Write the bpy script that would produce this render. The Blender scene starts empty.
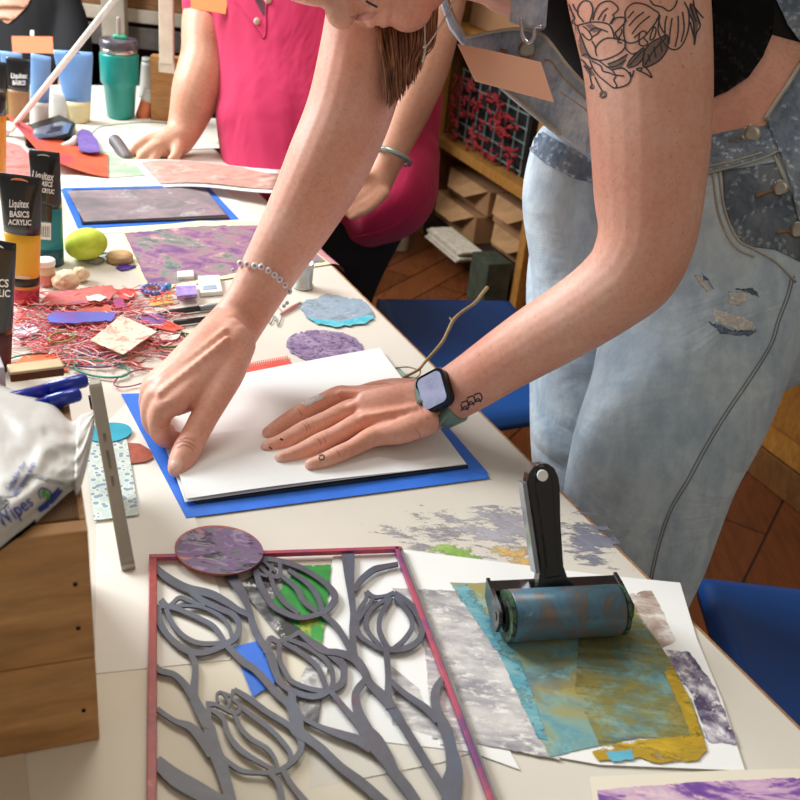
import bpy, bmesh, math, random
from mathutils import Vector, Matrix, noise
from mathutils.bvhtree import BVHTree
from mathutils.geometry import tessellate_polygon
random.seed(7)
PI = math.pi
SC = bpy.context.scene
COL = SC.collection
# ------------------------------------------------------------------ camera
FPX = 1000.0; CZ = 1.27; TZ = 0.74
pp = math.radians(28); rr = math.radians(6.5)
Fv = Vector((0, math.cos(pp), -math.sin(pp)))
R0 = Vector((1, 0, 0)); U0 = Vector((0, math.sin(pp), math.cos(pp)))
Rv = R0*math.cos(rr) + U0*math.sin(rr); Uv = U0*math.cos(rr) - R0*math.sin(rr)
CAM = Vector((0, 0, CZ))
def ray(x, y): return Fv + Rv*((x-400)/FPX) + Uv*((400-y)/FPX)
def P(x, y, zc): return CAM + ray(x, y)*zc
def T(x, y, h=0.0):
    d = ray(x, y); return CAM + d*((TZ+h-CZ)/d.z)
def G(x, y, z=0.0): return T(x, y, z-TZ)
def topix(w):
    d = w-CAM; z = d.dot(Fv); return 400+FPX*d.dot(Rv)/z, 400-FPX*d.dot(Uv)/z, z
cam = bpy.data.objects.new('camera', bpy.data.cameras.new('camera')); COL.objects.link(cam)
cam.matrix_world = Matrix(((Rv.x, Uv.x, -Fv.x, 0), (Rv.y, Uv.y, -Fv.y, 0), (Rv.z, Uv.z, -Fv.z, CZ), (0, 0, 0, 1)))
cam.data.sensor_width = 36; cam.data.lens = 45; cam.data.clip_start = 0.02
cam.data.dof.use_dof = True; cam.data.dof.focus_distance = 1.0; cam.data.dof.aperture_fstop = 13.0
SC.camera = cam
# ------------------------------------------------------------------ materials
def lin(h):
    if isinstance(h, str):
        h = h.lstrip('#'); v = [int(h[i:i+2], 16)/255 for i in (0, 2, 4)]
    else: v = h
    return tuple((c/12.92 if c <= .04045 else ((c+.055)/1.055)**2.4) for c in v) + (1,)
MC = {}
def newmat(name):
    m = bpy.data.materials.new(name); m.use_nodes = True
    nt = m.node_tree; b = nt.nodes['Principled BSDF']; return m, nt, b
def coords(nt, kind='Object', scale=(1, 1, 1), rot=0):
    tc = nt.nodes.new('ShaderNodeTexCoord'); mp = nt.nodes.new('ShaderNodeMapping')
    nt.links.new(tc.outputs[kind], mp.inputs[0]); mp.inputs['Scale'].default_value = scale
    mp.inputs['Rotation'].default_value = (0, 0, rot); return mp.outputs[0]
def noi(nt, vec, scale, detail=4, rough=.6, dist=0):
    n = nt.nodes.new('ShaderNodeTexNoise'); n.inputs['Scale'].default_value = scale
    n.inputs['Detail'].default_value = detail; n.inputs['Roughness'].default_value = rough
    n.inputs['Distortion'].default_value = dist
    nt.links.new(vec, n.inputs['Vector']); return n.outputs[0]
def ramp(nt, fac, stops, const=False):
    r = nt.nodes.new('ShaderNodeValToRGB'); e = r.color_ramp.elements
    while len(e) < len(stops): e.new(.5)
    for k, (p, c) in enumerate(stops):
        e[k].position = p; e[k].color = lin(c) if not isinstance(c, (int, float)) else (c, c, c, 1)
    if const: r.color_ramp.interpolation = 'CONSTANT'
    nt.links.new(fac, r.inputs[0]); return r.outputs[0]
def mixc(nt, fac, a, b, mode='MIX'):
    m = nt.nodes.new('ShaderNodeMix'); m.data_type = 'RGBA'; m.blend_type = mode
    for s, v in ((0, fac), (6, a), (7, b)):
        if isinstance(v, (int, float)): m.inputs[s].default_value = v
        elif isinstance(v, (str, tuple)): m.inputs[s].default_value = lin(v)
        else: nt.links.new(v, m.inputs[s])
    return m.outputs[2]
def bump(nt, b, h, strength=.3, dist=.001):
    n = nt.nodes.new('ShaderNodeBump'); n.inputs['Strength'].default_value = strength
    n.inputs['Distance'].default_value = dist; nt.links.new(h, n.inputs['Height']); nt.links.new(n.outputs[0], b.inputs['Normal'])
def mat(col, rough=.5, metal=0, name=None, vary=.06, scale=25, alpha=None, trans=0, coat=0, bmp=0):
    """plain procedural colour with a faint noise variation"""
    key = (col, rough, metal, vary, scale, alpha, trans, coat, bmp)
    if key in MC: return MC[key]
    m, nt, b = newmat(name or 'plain')
    v = coords(nt); n = noi(nt, v, scale, 3)
    dark = tuple(max(0, c-vary) for c in [int(col[i:i+2], 16)/255 for i in (1, 3, 5)])
    lite = tuple(min(1, c+vary*.6) for c in [int(col[i:i+2], 16)/255 for i in (1, 3, 5)])
    nt.links.new(ramp(nt, n, [(.3, dark), (.7, lite)]), b.inputs['Base Color'])
    b.inputs['Roughness'].default_value = rough; b.inputs['Metallic'].default_value = metal
    if alpha is not None: b.inputs['Alpha'].default_value = alpha
    if trans: b.inputs['Transmission Weight'].default_value = trans
    if coat: b.inputs['Coat Weight'].default_value = coat
    if bmp: bump(nt, b, noi(nt, v, scale*4, 4), bmp, .002)
    MC[key] = m; return m
def art(name, stops, scale=12, stretch=(1, 1, 1), rot=0, dist=1.0, detail=6, over=None, over_scale=30, over_at=(.55, .62), rough=.55,
        third=None, third_scale=6, third_at=(.6, .66), cover=None, cover_scale=40, edge=False, soft=.04, amax=1, cst=(1, 1, 1)):
    """paint, ink and print surfaces: layered noise colours; cover = threshold of speckled coverage (alpha)"""
    m, nt, b = newmat(name)
    v = coords(nt, 'Object', stretch, rot)
    c = ramp(nt, noi(nt, v, scale, detail, .65, dist), stops)
    if third: c = mixc(nt, ramp(nt, noi(nt, coords(nt, 'Object', stretch, rot+.6), third_scale, 4, .6, .6), [(third_at[0], 0), (third_at[1], 1)]), c, third)
    if over: c = mixc(nt, ramp(nt, noi(nt, coords(nt, 'Object', stretch, rot+.2), over_scale, 7, .75, .3), [(over_at[0], 0), (over_at[1], 1)]), c, over)
    nt.links.new(c, b.inputs['Base Color']); b.inputs['Roughness'].default_value = rough
    if cover is not None:
        a = ramp(nt, noi(nt, coords(nt, 'Object', cst, rot), cover_scale, 8, .75, .2), [(max(0, cover-soft), 0), (cover+soft, amax)])
        if edge:
            g = nt.nodes.new('ShaderNodeTexCoord'); s = nt.nodes.new('ShaderNodeVectorMath'); s.operation = 'SUBTRACT'
            nt.links.new(g.outputs['Generated'], s.inputs[0]); s.inputs[1].default_value = (.5, .5, 0)
            mm = nt.nodes.new('ShaderNodeVectorMath'); mm.operation = 'MULTIPLY'; nt.links.new(s.outputs[0], mm.inputs[0]); mm.inputs[1].default_value = (1, 1, 0)
            ln = nt.nodes.new('ShaderNodeVectorMath'); ln.operation = 'LENGTH'; nt.links.new(mm.outputs[0], ln.inputs[0])
            n2 = noi(nt, coords(nt, 'Object', cst, rot), cover_scale, 8, .75, .2)
            sub = nt.nodes.new('ShaderNodeMath'); sub.operation = 'MULTIPLY_ADD'
            nt.links.new(ln.outputs['Value'], sub.inputs[0]); sub.inputs[1].default_value = -.55; nt.links.new(n2, sub.inputs[2])
            a = ramp(nt, sub.outputs[0], [(max(0, cover-.2), 0), (cover-.12, 1)])
        nt.links.new(a, b.inputs['Alpha'])
    return m
def wood(name, a, b_, scale=6, stretch=(1, 1, 14), rough=.5, knots=False, kind='Object', rot=(0, 0, 0)):
    m, nt, b = newmat(name)
    tc = nt.nodes.new('ShaderNodeTexCoord'); mp = nt.nodes.new('ShaderNodeMapping')
    nt.links.new(tc.outputs[kind], mp.inputs[0]); mp.inputs['Scale'].default_value = stretch; mp.inputs['Rotation'].default_value = rot
    n = noi(nt, mp.outputs[0], scale, 5, .55, 1.4)
    w = nt.nodes.new('ShaderNodeMath'); w.operation = 'MULTIPLY'; w.inputs[1].default_value = 9 if knots else 4; nt.links.new(n, w.inputs[0])
    fr = nt.nodes.new('ShaderNodeMath'); fr.operation = 'PINGPONG'; fr.inputs[1].default_value = 1; nt.links.new(w.outputs[0], fr.inputs[0])
    f = noi(nt, mp.outputs[0], scale*9, 4)
    c = mixc(nt, fr.outputs[0], a, b_)
    mlt = ramp(nt, f, [(.3, (.8, .8, .8)), (.7, (1, 1, 1))])
    nt.links.new(mixc(nt, 1.0, c, mlt, 'MULTIPLY'), b.inputs['Base Color']); b.inputs['Roughness'].default_value = rough
    bump(nt, b, f, .15, .001); return m
# ------------------------------------------------------------------ mesh helpers
def tag(o, label=None, cat=None, group=None, kind=None):
    if label: o['label'] = label
    if cat: o['category'] = cat
    if group: o['group'] = group
    if kind: o['kind'] = kind
    return o
def thing(name, label, cat, loc=(0, 0, 0), group=None):
    o = bpy.data.objects.new(name, None); COL.objects.link(o); o.location = loc; o.empty_display_size = .02
    bpy.context.view_layer.update(); return tag(o, label, cat, group)
def link(name, me, m=None, parent=None, smooth=False):
    o = bpy.data.objects.new(name, me); COL.objects.link(o)
    if m is not None:
        for q in (m if isinstance(m, (list, tuple)) else [m]): me.materials.append(q)
    if smooth:
        for p in me.polygons: p.use_smooth = True
    # world coordinates in -> origin moved to the centre of the mesh
    c = sum((v.co for v in me.vertices), Vector())/max(1, len(me.vertices))
    me.transform(Matrix.Translation(-c)); o.location = c
    if parent is not None:
        o.parent = parent; o.matrix_parent_inverse = Matrix.Translation(-world_loc(parent))
    return o
def world_loc(o):
    l = Vector(o.location)
    if o.parent: l = l + o.matrix_parent_inverse.translation + world_loc(o.parent)
    return l
def obj(name, bm, m=None, parent=None, smooth=False):
    bmesh.ops.recalc_face_normals(bm, faces=bm.faces)
    me = bpy.data.meshes.new(name); bm.to_mesh(me); bm.free(); return link(name, me, m, parent, smooth)
NB = bmesh.new
def box(bm, c, sx, sy, sz, M=None, bev=0):
    """box centred on c, axes from M (3x3)"""
    M = (M or Matrix.Identity(3)).to_4x4(); M.translation = Vector(c)
    r = bmesh.ops.create_cube(bm, size=1, matrix=M @ Matrix.Diagonal((sx, sy, sz, 1)))
    if bev:
        es = list({e for v in r['verts'] for e in v.link_edges})
        bmesh.ops.bevel(bm, geom=es, offset=bev, segments=2, affect='EDGES', profile=.6)
def axes(x, y, z): return Matrix((x, y, z)).transposed()
def catmull(pts, n):
    """pts: list of tuples of floats"""
    out = []
    for i in range(len(pts)-1):
        p0 = pts[max(i-1, 0)]; p1 = pts[i]; p2 = pts[i+1]; p3 = pts[min(i+2, len(pts)-1)]
        for k in range(n):
            t = k/n
            out.append(tuple(.5*(2*b+(-a+c)*t+(2*a-5*b+4*c-d)*t*t+(-a+3*b-3*c+d)*t**3) for a, b, c, d in zip(p0, p1, p2, p3)))
    out.append(tuple(pts[-1])); return out
def tube(bm, pts, sides=10, n=4, hint=None, round_caps=True, closed=False):
    """pts: (x,y,z,ra[,rb]) ; ra in the plane across hint, rb along hint"""
    pts = [tuple(p) if len(p) == 5 else tuple(p)+(p[3],) for p in pts]
    if closed: pts = pts+[pts[0]]
    s = catmull(pts, n) if n > 1 else pts
    if closed: s = s[:-1]
    N = len(s); rings = []
    prev_u = None
    def ring(c, u, v, ra, rb):
        return [bm.verts.new(c+u*(ra*math.cos(2*PI*k/sides))+v*(rb*math.sin(2*PI*k/sides))) for k in range(sides)]
    for i in range(N):
        c = Vector(s[i][:3])
        a = Vector(s[(i-1) % N if closed else max(i-1, 0)][:3]); b = Vector(s[(i+1) % N if closed else min(i+1, N-1)][:3])
        t = (b-a)
        if t.length < 1e-9: t = Vector((0, 0, 1))
        t.normalize()
        if hint is not None:
            h = (c-CAM).normalized() if hint == 'view' else Vector(hint)
            u = t.cross(h)
            if u.length < 1e-4: u = prev_u or t.orthogonal()
        else:
            u = prev_u - t*prev_u.dot(t) if prev_u else t.orthogonal()
        u.normalize(); prev_u = u; v = t.cross(u).normalized()
        ra, rb = max(s[i][3], 1e-4), max(s[i][4], 1e-4)
        if round_caps and i == 0 and not closed:
            for q in (.15, .45, .75):
                k = math.sqrt(1-(1-q)**2) if q < 1 else 1
                rings.append(ring(c-t*(1-q)*min(ra, rb), u, v, ra*k, rb*k))
        rings.append(ring(c, u, v, ra, rb))
        if round_caps and i == N-1 and not closed:
            for q in (.75, .45, .15):
                k = math.sqrt(1-(1-q)**2)
                rings.append(ring(c+t*(1-q)*min(ra, rb), u, v, ra*k, rb*k))
    M = len(rings)
    for i in range(M if closed else M-1):
        A = rings[i]; B = rings[(i+1) % M]
        for k in range(sides): bm.faces.new((A[k], A[(k+1) % sides], B[(k+1) % sides], B[k]))
    if not closed:
        bm.faces.new(rings[0][::-1]); bm.faces.new(rings[-1])
def lathe(bm, c, prof, sides=28, M=None):
    """prof: (r, z) pairs, axis z of M at c"""
    M = M or Matrix.Identity(3); c = Vector(c); rings = []
    for r, z in prof:
        rings.append([bm.verts.new(c + M @ Vector((r*math.cos(2*PI*k/sides), r*math.sin(2*PI*k/sides), z))) for k in range(sides)])
    for A, B in zip(rings, rings[1:]):
        for k in range(sides): bm.faces.new((A[k], A[(k+1) % sides], B[(k+1) % sides], B[k]))
    bm.faces.new(rings[0][::-1]); bm.faces.new(rings[-1])
def prism(bm, pts, up):
    """closed outline of world points, extruded by the vector up"""
    a = [bm.verts.new(p) for p in pts]; b = [bm.verts.new(Vector(p)+up) for p in pts]; n = len(pts)
    for i, j, k in tessellate_polygon([[Vector(p) for p in pts]]):
        if i == j or j == k or i == k: continue
        bm.faces.new((a[i], a[k], a[j])); bm.faces.new((b[i], b[j], b[k]))
    for k in range(n): bm.faces.new((a[k], a[(k+1) % n], b[(k+1) % n], b[k]))
UP = Vector((0, 0, 1))
def rag(px, amp=1.0, step=4, seed=0):
    """roughen a pixel outline"""
    out = []; n = len(px)
    for i in range(n):
        a = Vector(px[i]); b = Vector(px[(i+1) % n]); L = (b-a).length; k = max(1, int(L/step))
        for j in range(k):
            p = a.lerp(b, j/k); d = (b-a).normalized(); nn = Vector((-d.y, d.x))
            w = noise.noise(Vector((p.x*.35, p.y*.35, seed)))+.6*noise.noise(Vector((p.x*.9, p.y*.9, seed+9)))
            out.append(tuple(p+nn*w*amp*2))
    return out
def sheet(name, px, h, m, th=.0004, parent=None, label=None, cat=None, group=None, amp=0, step=4):
    if amp: px = rag(px, amp, step, len(name))
    bm = NB(); prism(bm, [T(x, y, h) for x, y in px], UP*th)
    o = obj(name, bm, m, parent)
    if label: tag(o, label, cat, group)
    return o
def ell(cx, cy, rx, ry, rot=0, n=36):
    r = math.radians(rot)
    return [(cx+rx*math.cos(a)*math.cos(r)-ry*math.sin(a)*math.sin(r), cy+rx*math.cos(a)*math.sin(r)+ry*math.sin(a)*math.cos(r)) for a in [2*PI*k/n for k in range(n)]]
def ribbon_px(pts, n=6):
    """(x,y,w) pixel path -> left and right pixel offsets"""
    s = catmull([tuple(map(float, p)) for p in pts], n); L = []; R = []
    for i, p in enumerate(s):
        a = s[max(i-1, 0)]; b = s[min(i+1, len(s)-1)]; d = Vector((b[0]-a[0], b[1]-a[1]))
        if d.length < 1e-6: d = Vector((1, 0))
        d.normalize(); w = p[2]/2
        L.append((p[0]-d.y*w, p[1]+d.x*w)); R.append((p[0]+d.y*w, p[1]-d.x*w))
    return L, R
def flat_ribbon(bm, pts, h, th, n=6):
    L, R = ribbon_px(pts, n)
    lo = [(bm.verts.new(T(*a, h)), bm.verts.new(T(*b, h))) for a, b in zip(L, R)]
    hi = [(bm.verts.new(T(*a, h)+UP*th), bm.verts.new(T(*b, h)+UP*th)) for a, b in zip(L, R)]
    for i in range(len(L)-1):
        bm.faces.new((lo[i][0], lo[i+1][0], lo[i+1][1], lo[i][1])); bm.faces.new((hi[i][0], hi[i][1], hi[i+1][1], hi[i+1][0]))
        bm.faces.new((lo[i][0], hi[i][0], hi[i+1][0], lo[i+1][0])); bm.faces.new((lo[i][1], lo[i+1][1], hi[i+1][1], hi[i][1]))
    for i in (0, -1): bm.faces.new((lo[i][0], lo[i][1], hi[i][1], hi[i][0]))
class Surf:
    """ray caster on a set of objects, in world space"""
    def __init__(s, *objs):
        vs = []; fs = []
        for o in objs:
            off = world_loc(o); k = len(vs)
            vs += [v.co+off for v in o.data.vertices]; fs += [tuple(i+k for i in p.vertices) for p in o.data.polygons]
        s.t = BVHTree.FromPolygons(vs, fs)
    z0 = 0.0
    def hit(s, x, y, lift=.0004):
        d = ray(x, y).normalized(); h, n, i, dist = s.t.ray_cast(CAM+d*s.z0, d)
        if h is None: return None
        if n.dot(d) > 0: n = -n
        return h+n*lift
def drape_ribbon(bm, S, pts, lift=.0006, n=6, base=None):
    L, R = ribbon_px(pts, n); prev = None
    for a, b in zip(L, R):
        h1 = S.hit(*a, lift); h2 = S.hit(*b, lift)
        if h1 is None or h2 is None or (h1-h2).length > .05: prev = None; continue
        cur = (bm.verts.new(h1), bm.verts.new(h2))
        if prev and (prev[0].co-cur[0].co).length < .05: bm.faces.new((prev[0], cur[0], cur[1], prev[1]))
        prev = cur
def drape_raised(bm, S, pts, rad, n=5, sides=6, lift=0):
    """a real cord of radius rad lying on the surface"""
    s = catmull([tuple(map(float, p)) for p in pts], n); out = []
    for p in s:
        h = S.hit(p[0], p[1], lift)
        if h is not None and (not out or (h-Vector(out[-1][:3])).length < .06): out.append((h.x, h.y, h.z, rad))
    if len(out) > 1: tube(bm, out, sides, 1, None, False)
def drape_poly(bm, S, px, lift=.0006, step=3.0, th=0.0006):
    """fill a pixel outline with a fine grid that follows the surface"""
    b2 = bmesh.new(); f = b2.faces.new([b2.verts.new((x, y, 0)) for x, y in px]); bmesh.ops.triangulate(b2, faces=[f])
    xs = [p[0] for p in px]; ys = [p[1] for p in px]
    for ax, lo, hi in ((0, min(xs), max(xs)), (1, min(ys), max(ys))):
        k = lo+step
        while k < hi:
            co = [0, 0, 0]; no = [0, 0, 0]; co[ax] = k; no[ax] = 1
            bmesh.ops.bisect_plane(b2, geom=b2.verts[:]+b2.edges[:]+b2.faces[:], plane_co=co, plane_no=no); k += step
    vs = list(b2.verts); fs = []
    mp2 = {}
    for v in vs:
        h = S.hit(v.co.x, v.co.y, lift)
        mp2[v] = None if h is None else bm.verts.new(h)
    for f in b2.faces:
        q = [mp2[v] for v in f.verts]
        if None in q: continue
        if max((a.co-b.co).length for a in q for b in q) > .04: continue
        fs.append(bm.faces.new(q))
    b2.free()
    if th and fs:
        r = bmesh.ops.solidify(bm, geom=fs, thickness=th)
    return fs
def text_mesh(s, size=1.0, bold=0.0):
    cu = bpy.data.curves.new('lettering', 'FONT'); cu.body = s; cu.size = size; cu.offset = bold; cu.align_x = 'CENTER'; cu.align_y = 'CENTER'; cu.resolution_u = 3
    o = bpy.data.objects.new('lettering', cu); COL.objects.link(o); bpy.context.view_layer.update()
    me = bpy.data.meshes.new_from_object(o.evaluated_get(bpy.context.evaluated_depsgraph_get()))
    bpy.data.objects.remove(o); bpy.data.curves.remove(cu); return me
def text_drape(bm, S, s, x, y, size, ang=0, lift=.0008, bold=0.0, sx=1.0, dy=None):
    """letters laid on a surface; size, place and angle in the photograph's frame"""
    me = text_mesh(s, size, bold); a = math.radians(ang); vs = []
    for v in me.vertices:
        tx, ty = v.co.x*sx, v.co.y
        vs.append(S.hit(x+tx*math.cos(a)+ty*math.sin(a), y+tx*math.sin(a)-ty*math.cos(a), lift))
    nv = [bm.verts.new(v) if v is not None else None for v in vs]
    for p in me.polygons:
        q = [nv[i] for i in p.vertices]
        if None not in q:
            try: bm.faces.new(q)
            except ValueError: pass
    bpy.data.meshes.remove(me)
def text_flat(bm, s, c, X, Y, size, bold=0.0, sx=1.0):
    me = text_mesh(s, size, bold); nv = [bm.verts.new(Vector(c)+X*(v.co.x*sx)+Y*v.co.y) for v in me.vertices]
    for p in me.polygons:
        try: bm.faces.new([nv[i] for i in p.vertices])
        except ValueError: pass
    bpy.data.meshes.remove(me)
def flesh(name, chains, voxel, smooth, m, parent=None, sides=20, extra=None):
    """one continuous surface grown round tapered limbs"""
    bm = NB()
    for ch in chains:
        tube(bm, ch, sides, 6, 'view')
    if extra: extra(bm)
    bmesh.ops.recalc_face_normals(bm, faces=bm.faces)
    me = bpy.data.meshes.new(name); bm.to_mesh(me); bm.free()
    o = bpy.data.objects.new(name, me); COL.objects.link(o)
    r = o.modifiers.new('r', 'REMESH'); r.mode = 'VOXEL'; r.voxel_size = voxel
    s = o.modifiers.new('s', 'SMOOTH'); s.factor = .5; s.iterations = smooth
    bpy.context.view_layer.update()
    me2 = bpy.data.meshes.new_from_object(o.evaluated_get(bpy.context.evaluated_depsgraph_get()))
    bpy.data.objects.remove(o); bpy.data.meshes.remove(me); me2.name = name
    return link(name, me2, m, parent, True)
def A(x, y, zc, rpx, k=1.0):
    """point seen at x,y, at depth zc, with radius rpx as seen; k = depth radius / seen radius"""
    p = P(x, y, zc); r = rpx*zc/FPX; return (p.x, p.y, p.z, r, r*k)
def B(x, y, h, r, k=1.0):
    """point seen at x,y, at height h over the table, radius in metres"""
    p = T(x, y, h); return (p.x, p.y, p.z, r, r*k)
EDIR = Vector((-.467, .884, 0)); NDIR = Vector((-.884, -.467, 0))   # along the table edge, and across it to the left
TA = axes(NDIR, EDIR, UP)
# ================================================================== THE ROOM
def struct(name, bm, m, parent=None):
    o = obj(name, bm, m, parent); o['kind'] = 'structure'; return o
mFloor = wood('floor planks', '#8a4f2a', '#6b391d', 3, (9, .8, 1), .35)
nt = mFloor.node_tree; _b = nt.nodes['Principled BSDF']
_v = coords(nt, 'Object', (1, 1, 1), math.radians(-62)); _br = nt.nodes.new('ShaderNodeTexBrick')
nt.links.new(_v, _br.inputs['Vector']); _br.inputs['Scale'].default_value = 1; _br.inputs['Brick Width'].default_value = 1.6; _br.inputs['Row Height'].default_value = .11
_br.inputs['Mortar Size'].default_value = .003; _br.inputs['Color1'].default_value = (1, 1, 1, 1); _br.inputs['Color2'].default_value = (.72, .66, .62, 1); _br.inputs['Mortar'].default_value = (.12, .08, .06, 1)
nt.links.new(mixc(nt, 1.0, _b.inputs['Base Color'].links[0].from_socket, _br.outputs['Color'], 'MULTIPLY'), _b.inputs['Base Color'])
bm = NB(); box(bm, (0, 2.4, -.02), 7, 7.4, .04); struct('floor', bm, mFloor)
mWall = mat('#7a5b41', .8, vary=.04, scale=4)
bm = NB(); box(bm, (-.6, 5.9, 1.35), 5.8, .1, 2.7); struct('wall_back', bm, mWall)
bm = NB(); D2 = Vector((.5, -.866, 0)); N2 = Vector((.866, .5, 0)); AX2 = axes(D2, N2, UP)
box(bm, Vector((.55, 3.6, 1.35))+N2*.95-D2*.3, 6.0, .1, 2.7, AX2); struct('wall_right', bm, mWall)
# ------------------------------------------------------------------ work table
mTable = mat('#d6d1c5', .5, vary=.02, scale=5, name='off white table top')
mEdge = wood('table edge', '#b98b5a', '#8f6238', 8, (3, 3, 1))
tabO = Vector((-.118, 1.384, 0)); Wt = 1.0
t0 = tabO-EDIR*1.13; t1 = tabO+EDIR*1.22; tc = (t0+t1)/2+NDIR*(Wt/2)
table = thing('work_table', 'long off-white work table covered with prints, stencils and art supplies', 'table', (tc.x, tc.y, 0))
bm = NB(); box(bm, (tc.x, tc.y, TZ-.0065), Wt, 2.35, .013, TA, .0015); obj('tabletop', bm, mTable, table)
bm = NB()
for cc, sx, sy in ((tc-NDIR*(Wt/2+.0015), .003, 2.356), (tc+NDIR*(Wt/2+.0015), .003, 2.356)): box(bm, (cc.x, cc.y, TZ-.0115), sx, sy, .021, TA)
obj('edge_strip', bm, mEdge, table)
mDarkMetal = mat('#2b2a2a', .45, .7)
for a in (-.42, .42):
    for b in (-1.05, 1.05):
        q = tc+NDIR*a+EDIR*b; bm = NB(); tube(bm, [(q.x, q.y, .001, .016), (q.x, q.y, TZ-.022, .016)], 12, 1, None, False); obj('leg', bm, mDarkMetal, table)
bm = NB(); box(bm, (tc.x, tc.y, TZ-.03), .86, 2.12, .02, TA); obj('frame', bm, mDarkMetal, table)
H1 = .0004
mPaper = mat('#e9e6dc', .75, vary=.012, scale=8); mWhite = mat('#eef0ee', .7, vary=.012, scale=9)
mCream = mat('#e6dfcc', .75, vary=.015, scale=6)
# dried ink smears left on the table top (stains with a shape of their own)
stn = 0
def stain(px, stops, cover, sc, cst=(1, 1, 1), rot=0, **k):
    m = art('dried ink', stops, 20, cover=cover, cover_scale=sc, edge=True, cst=cst, rot=rot, **k)
    global stn; stn += 1; bm = NB(); bm.faces.new([bm.verts.new(T(x, y, .00003+stn*.00005)) for x, y in px]); return obj('ink_smear', bm, m, table)
GR = [(.3, '#7d7b84'), (.6, '#a3a1a8')]
stain([(300, 545), (380, 505), (520, 500), (560, 560), (420, 585), (330, 570)], GR, .64, 22, (1, 3, 1), .4)
stain([(380, 515), (600, 495), (650, 575), (560, 585), (430, 570)], [(.3, '#8a8792'), (.6, '#aeacb4')], .585, 26, (1, 2.5, 1), .2)
stain([(545, 500), (590, 505), (640, 568), (560, 575)], [(.3, '#6c6e80'), (.7, '#8d90a0')], .53, 24, (1, 3, 1), -.5)
stain([(418, 545), (500, 542), (505, 566), (440, 568)], [(.3, '#5f9a2a'), (.6, '#a5c26a')], .55, 34)
stain([(480, 548), (540, 540), (560, 575), (500, 570)], [(.3, '#d29a54'), (.6, '#d3bd7a')], .56, 34)
stain([(60, 300), (200, 290), (215, 380), (80, 400)], [(.3, '#e8a0a4'), (.6, '#efbcbc')], .56, 30)
# ------------------------------------------------------------------ papers spread on the table
sheet('backing_paper', [(97, 432), (150, 380), (238, 648), (230, 660), (95, 674)], .0006, mPaper, .0004, None,
      'large white backing paper under the silver phone and taped print', 'paper')
sheet('backing_paper', [(-30, 690), (150, 668), (310, 645), (395, 860), (-30, 860)], .0002, mCream, .0003, None,
      'cream backing paper under the tulip stencil at the front of the table', 'paper')
sheet('paper_sheet', [(-60, 770), (22, 737), (32, 830), (-60, 850)], .0014, mat('#d9cdb8', .75, vary=.02), .0004, None,
      'plain tan paper corner lying in front of the wooden crate', 'paper')
# the large print under the brayer
mGrey = art('grey ink', [(.3, '#e4e2de'), (.45, '#c4c2c1'), (.58, '#9b999f'), (.75, '#77757c')], 17, (1, 2.4, 1), .35, .6, 10, over='#e6e5e0', over_scale=60, over_at=(.52, .62), third='#a9a48e', third_scale=5, third_at=(.62, .75))
pr = thing('monoprint_sheet', 'white sheet with teal, yellow and grey paint under the black brayer', 'print', T(590, 680))
sheet('paper', [(396, 549), (600, 575), (680, 583), (697, 640), (722, 700), (745, 771), (600, 765), (470, 742), (440, 745), (420, 690), (360, 640)], .0012, mWhite, .0004, pr)
sheet('grey_ink', [(392, 588), (470, 592), (520, 690), (560, 760), (470, 742), (432, 738), (425, 650)], .0017, mGrey, .00015, pr, amp=.5)
sheet('brown_ink', [(600, 600), (652, 590), (676, 640), (640, 660), (600, 640)], .0017, art('brown ink', [(.35, '#efece8'), (.5, '#b9a79c'), (.65, '#7d675b')], 14, (1, 2, 1), .3, 1, 8, over='#efeeea', over_scale=50, over_at=(.55, .66)), .00015, pr, amp=.8)
sheet('purple_ink', [(640, 648), (690, 652), (715, 688), (738, 745), (708, 742), (690, 690), (668, 668), (642, 662)], .0017, art('purple ink', [(.38, '#e9e6ea'), (.47, '#8f8899'), (.56, '#4b3f5e')], 44, (1, 1, 1), .3, .4, 9, over='#efeeea', over_scale=80, over_at=(.56, .64)), .00015, pr, amp=1)
mTeal = art('teal and ochre paint', [(.28, '#3a7890'), (.4, '#5f95a0'), (.47, '#7fa39c'), (.53, '#8c9a7c'), (.6, '#a5964f'), (.72, '#6d7a74')], 15, (1, 1.4, 1), .5, .5, 10,
            over='#86c6d4', over_scale=22, over_at=(.56, .68), third='#4d6470', third_scale=12, third_at=(.52, .7))
sheet('teal_paint', [(450, 583), (500, 583), (620, 590), (668, 657), (690, 700), (705, 738), (640, 738), (600, 745), (550, 757), (530, 720), (500, 655)], .0020, mTeal, .0002, pr, amp=.8)
mOch = art('ochre paint', [(.3, '#c79a1c'), (.5, '#a98c1f'), (.7, '#d9b32a')], 16, (1, 3, 1), .5, 1, 8, over='#6f6e3c', over_scale=30, over_at=(.55, .7), cover=.43, cover_scale=34, cst=(1, 2.2, 1))
sheet('olive_paint', [(580, 610), (625, 592), (668, 657), (692, 700), (706, 744), (690, 742), (600, 746), (575, 690)], .0022, art('olive paint', [(.35, '#8f9058'), (.5, '#ab9c3c'), (.65, '#87906e')], 26, (1, 1.5, 1), .5, cover=.55, soft=.13, amax=.75, cover_scale=20, cst=(1, 1.5, 1)), .00012, pr, amp=.6)
sheet('ochre_paint', [(664, 672), (672, 666), (690, 700), (707, 750), (698, 760), (655, 763), (640, 757), (598, 761), (592, 752), (620, 742), (690, 735), (684, 715)], .0025, mOch, .0002, pr, amp=.6, step=4)
sheet('light_blue_paint', [(606, 752), (632, 750), (634, 759), (612, 762)], .0027, mat('#64b5cf', .5), .0002, pr, amp=.8, step=2)
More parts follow.
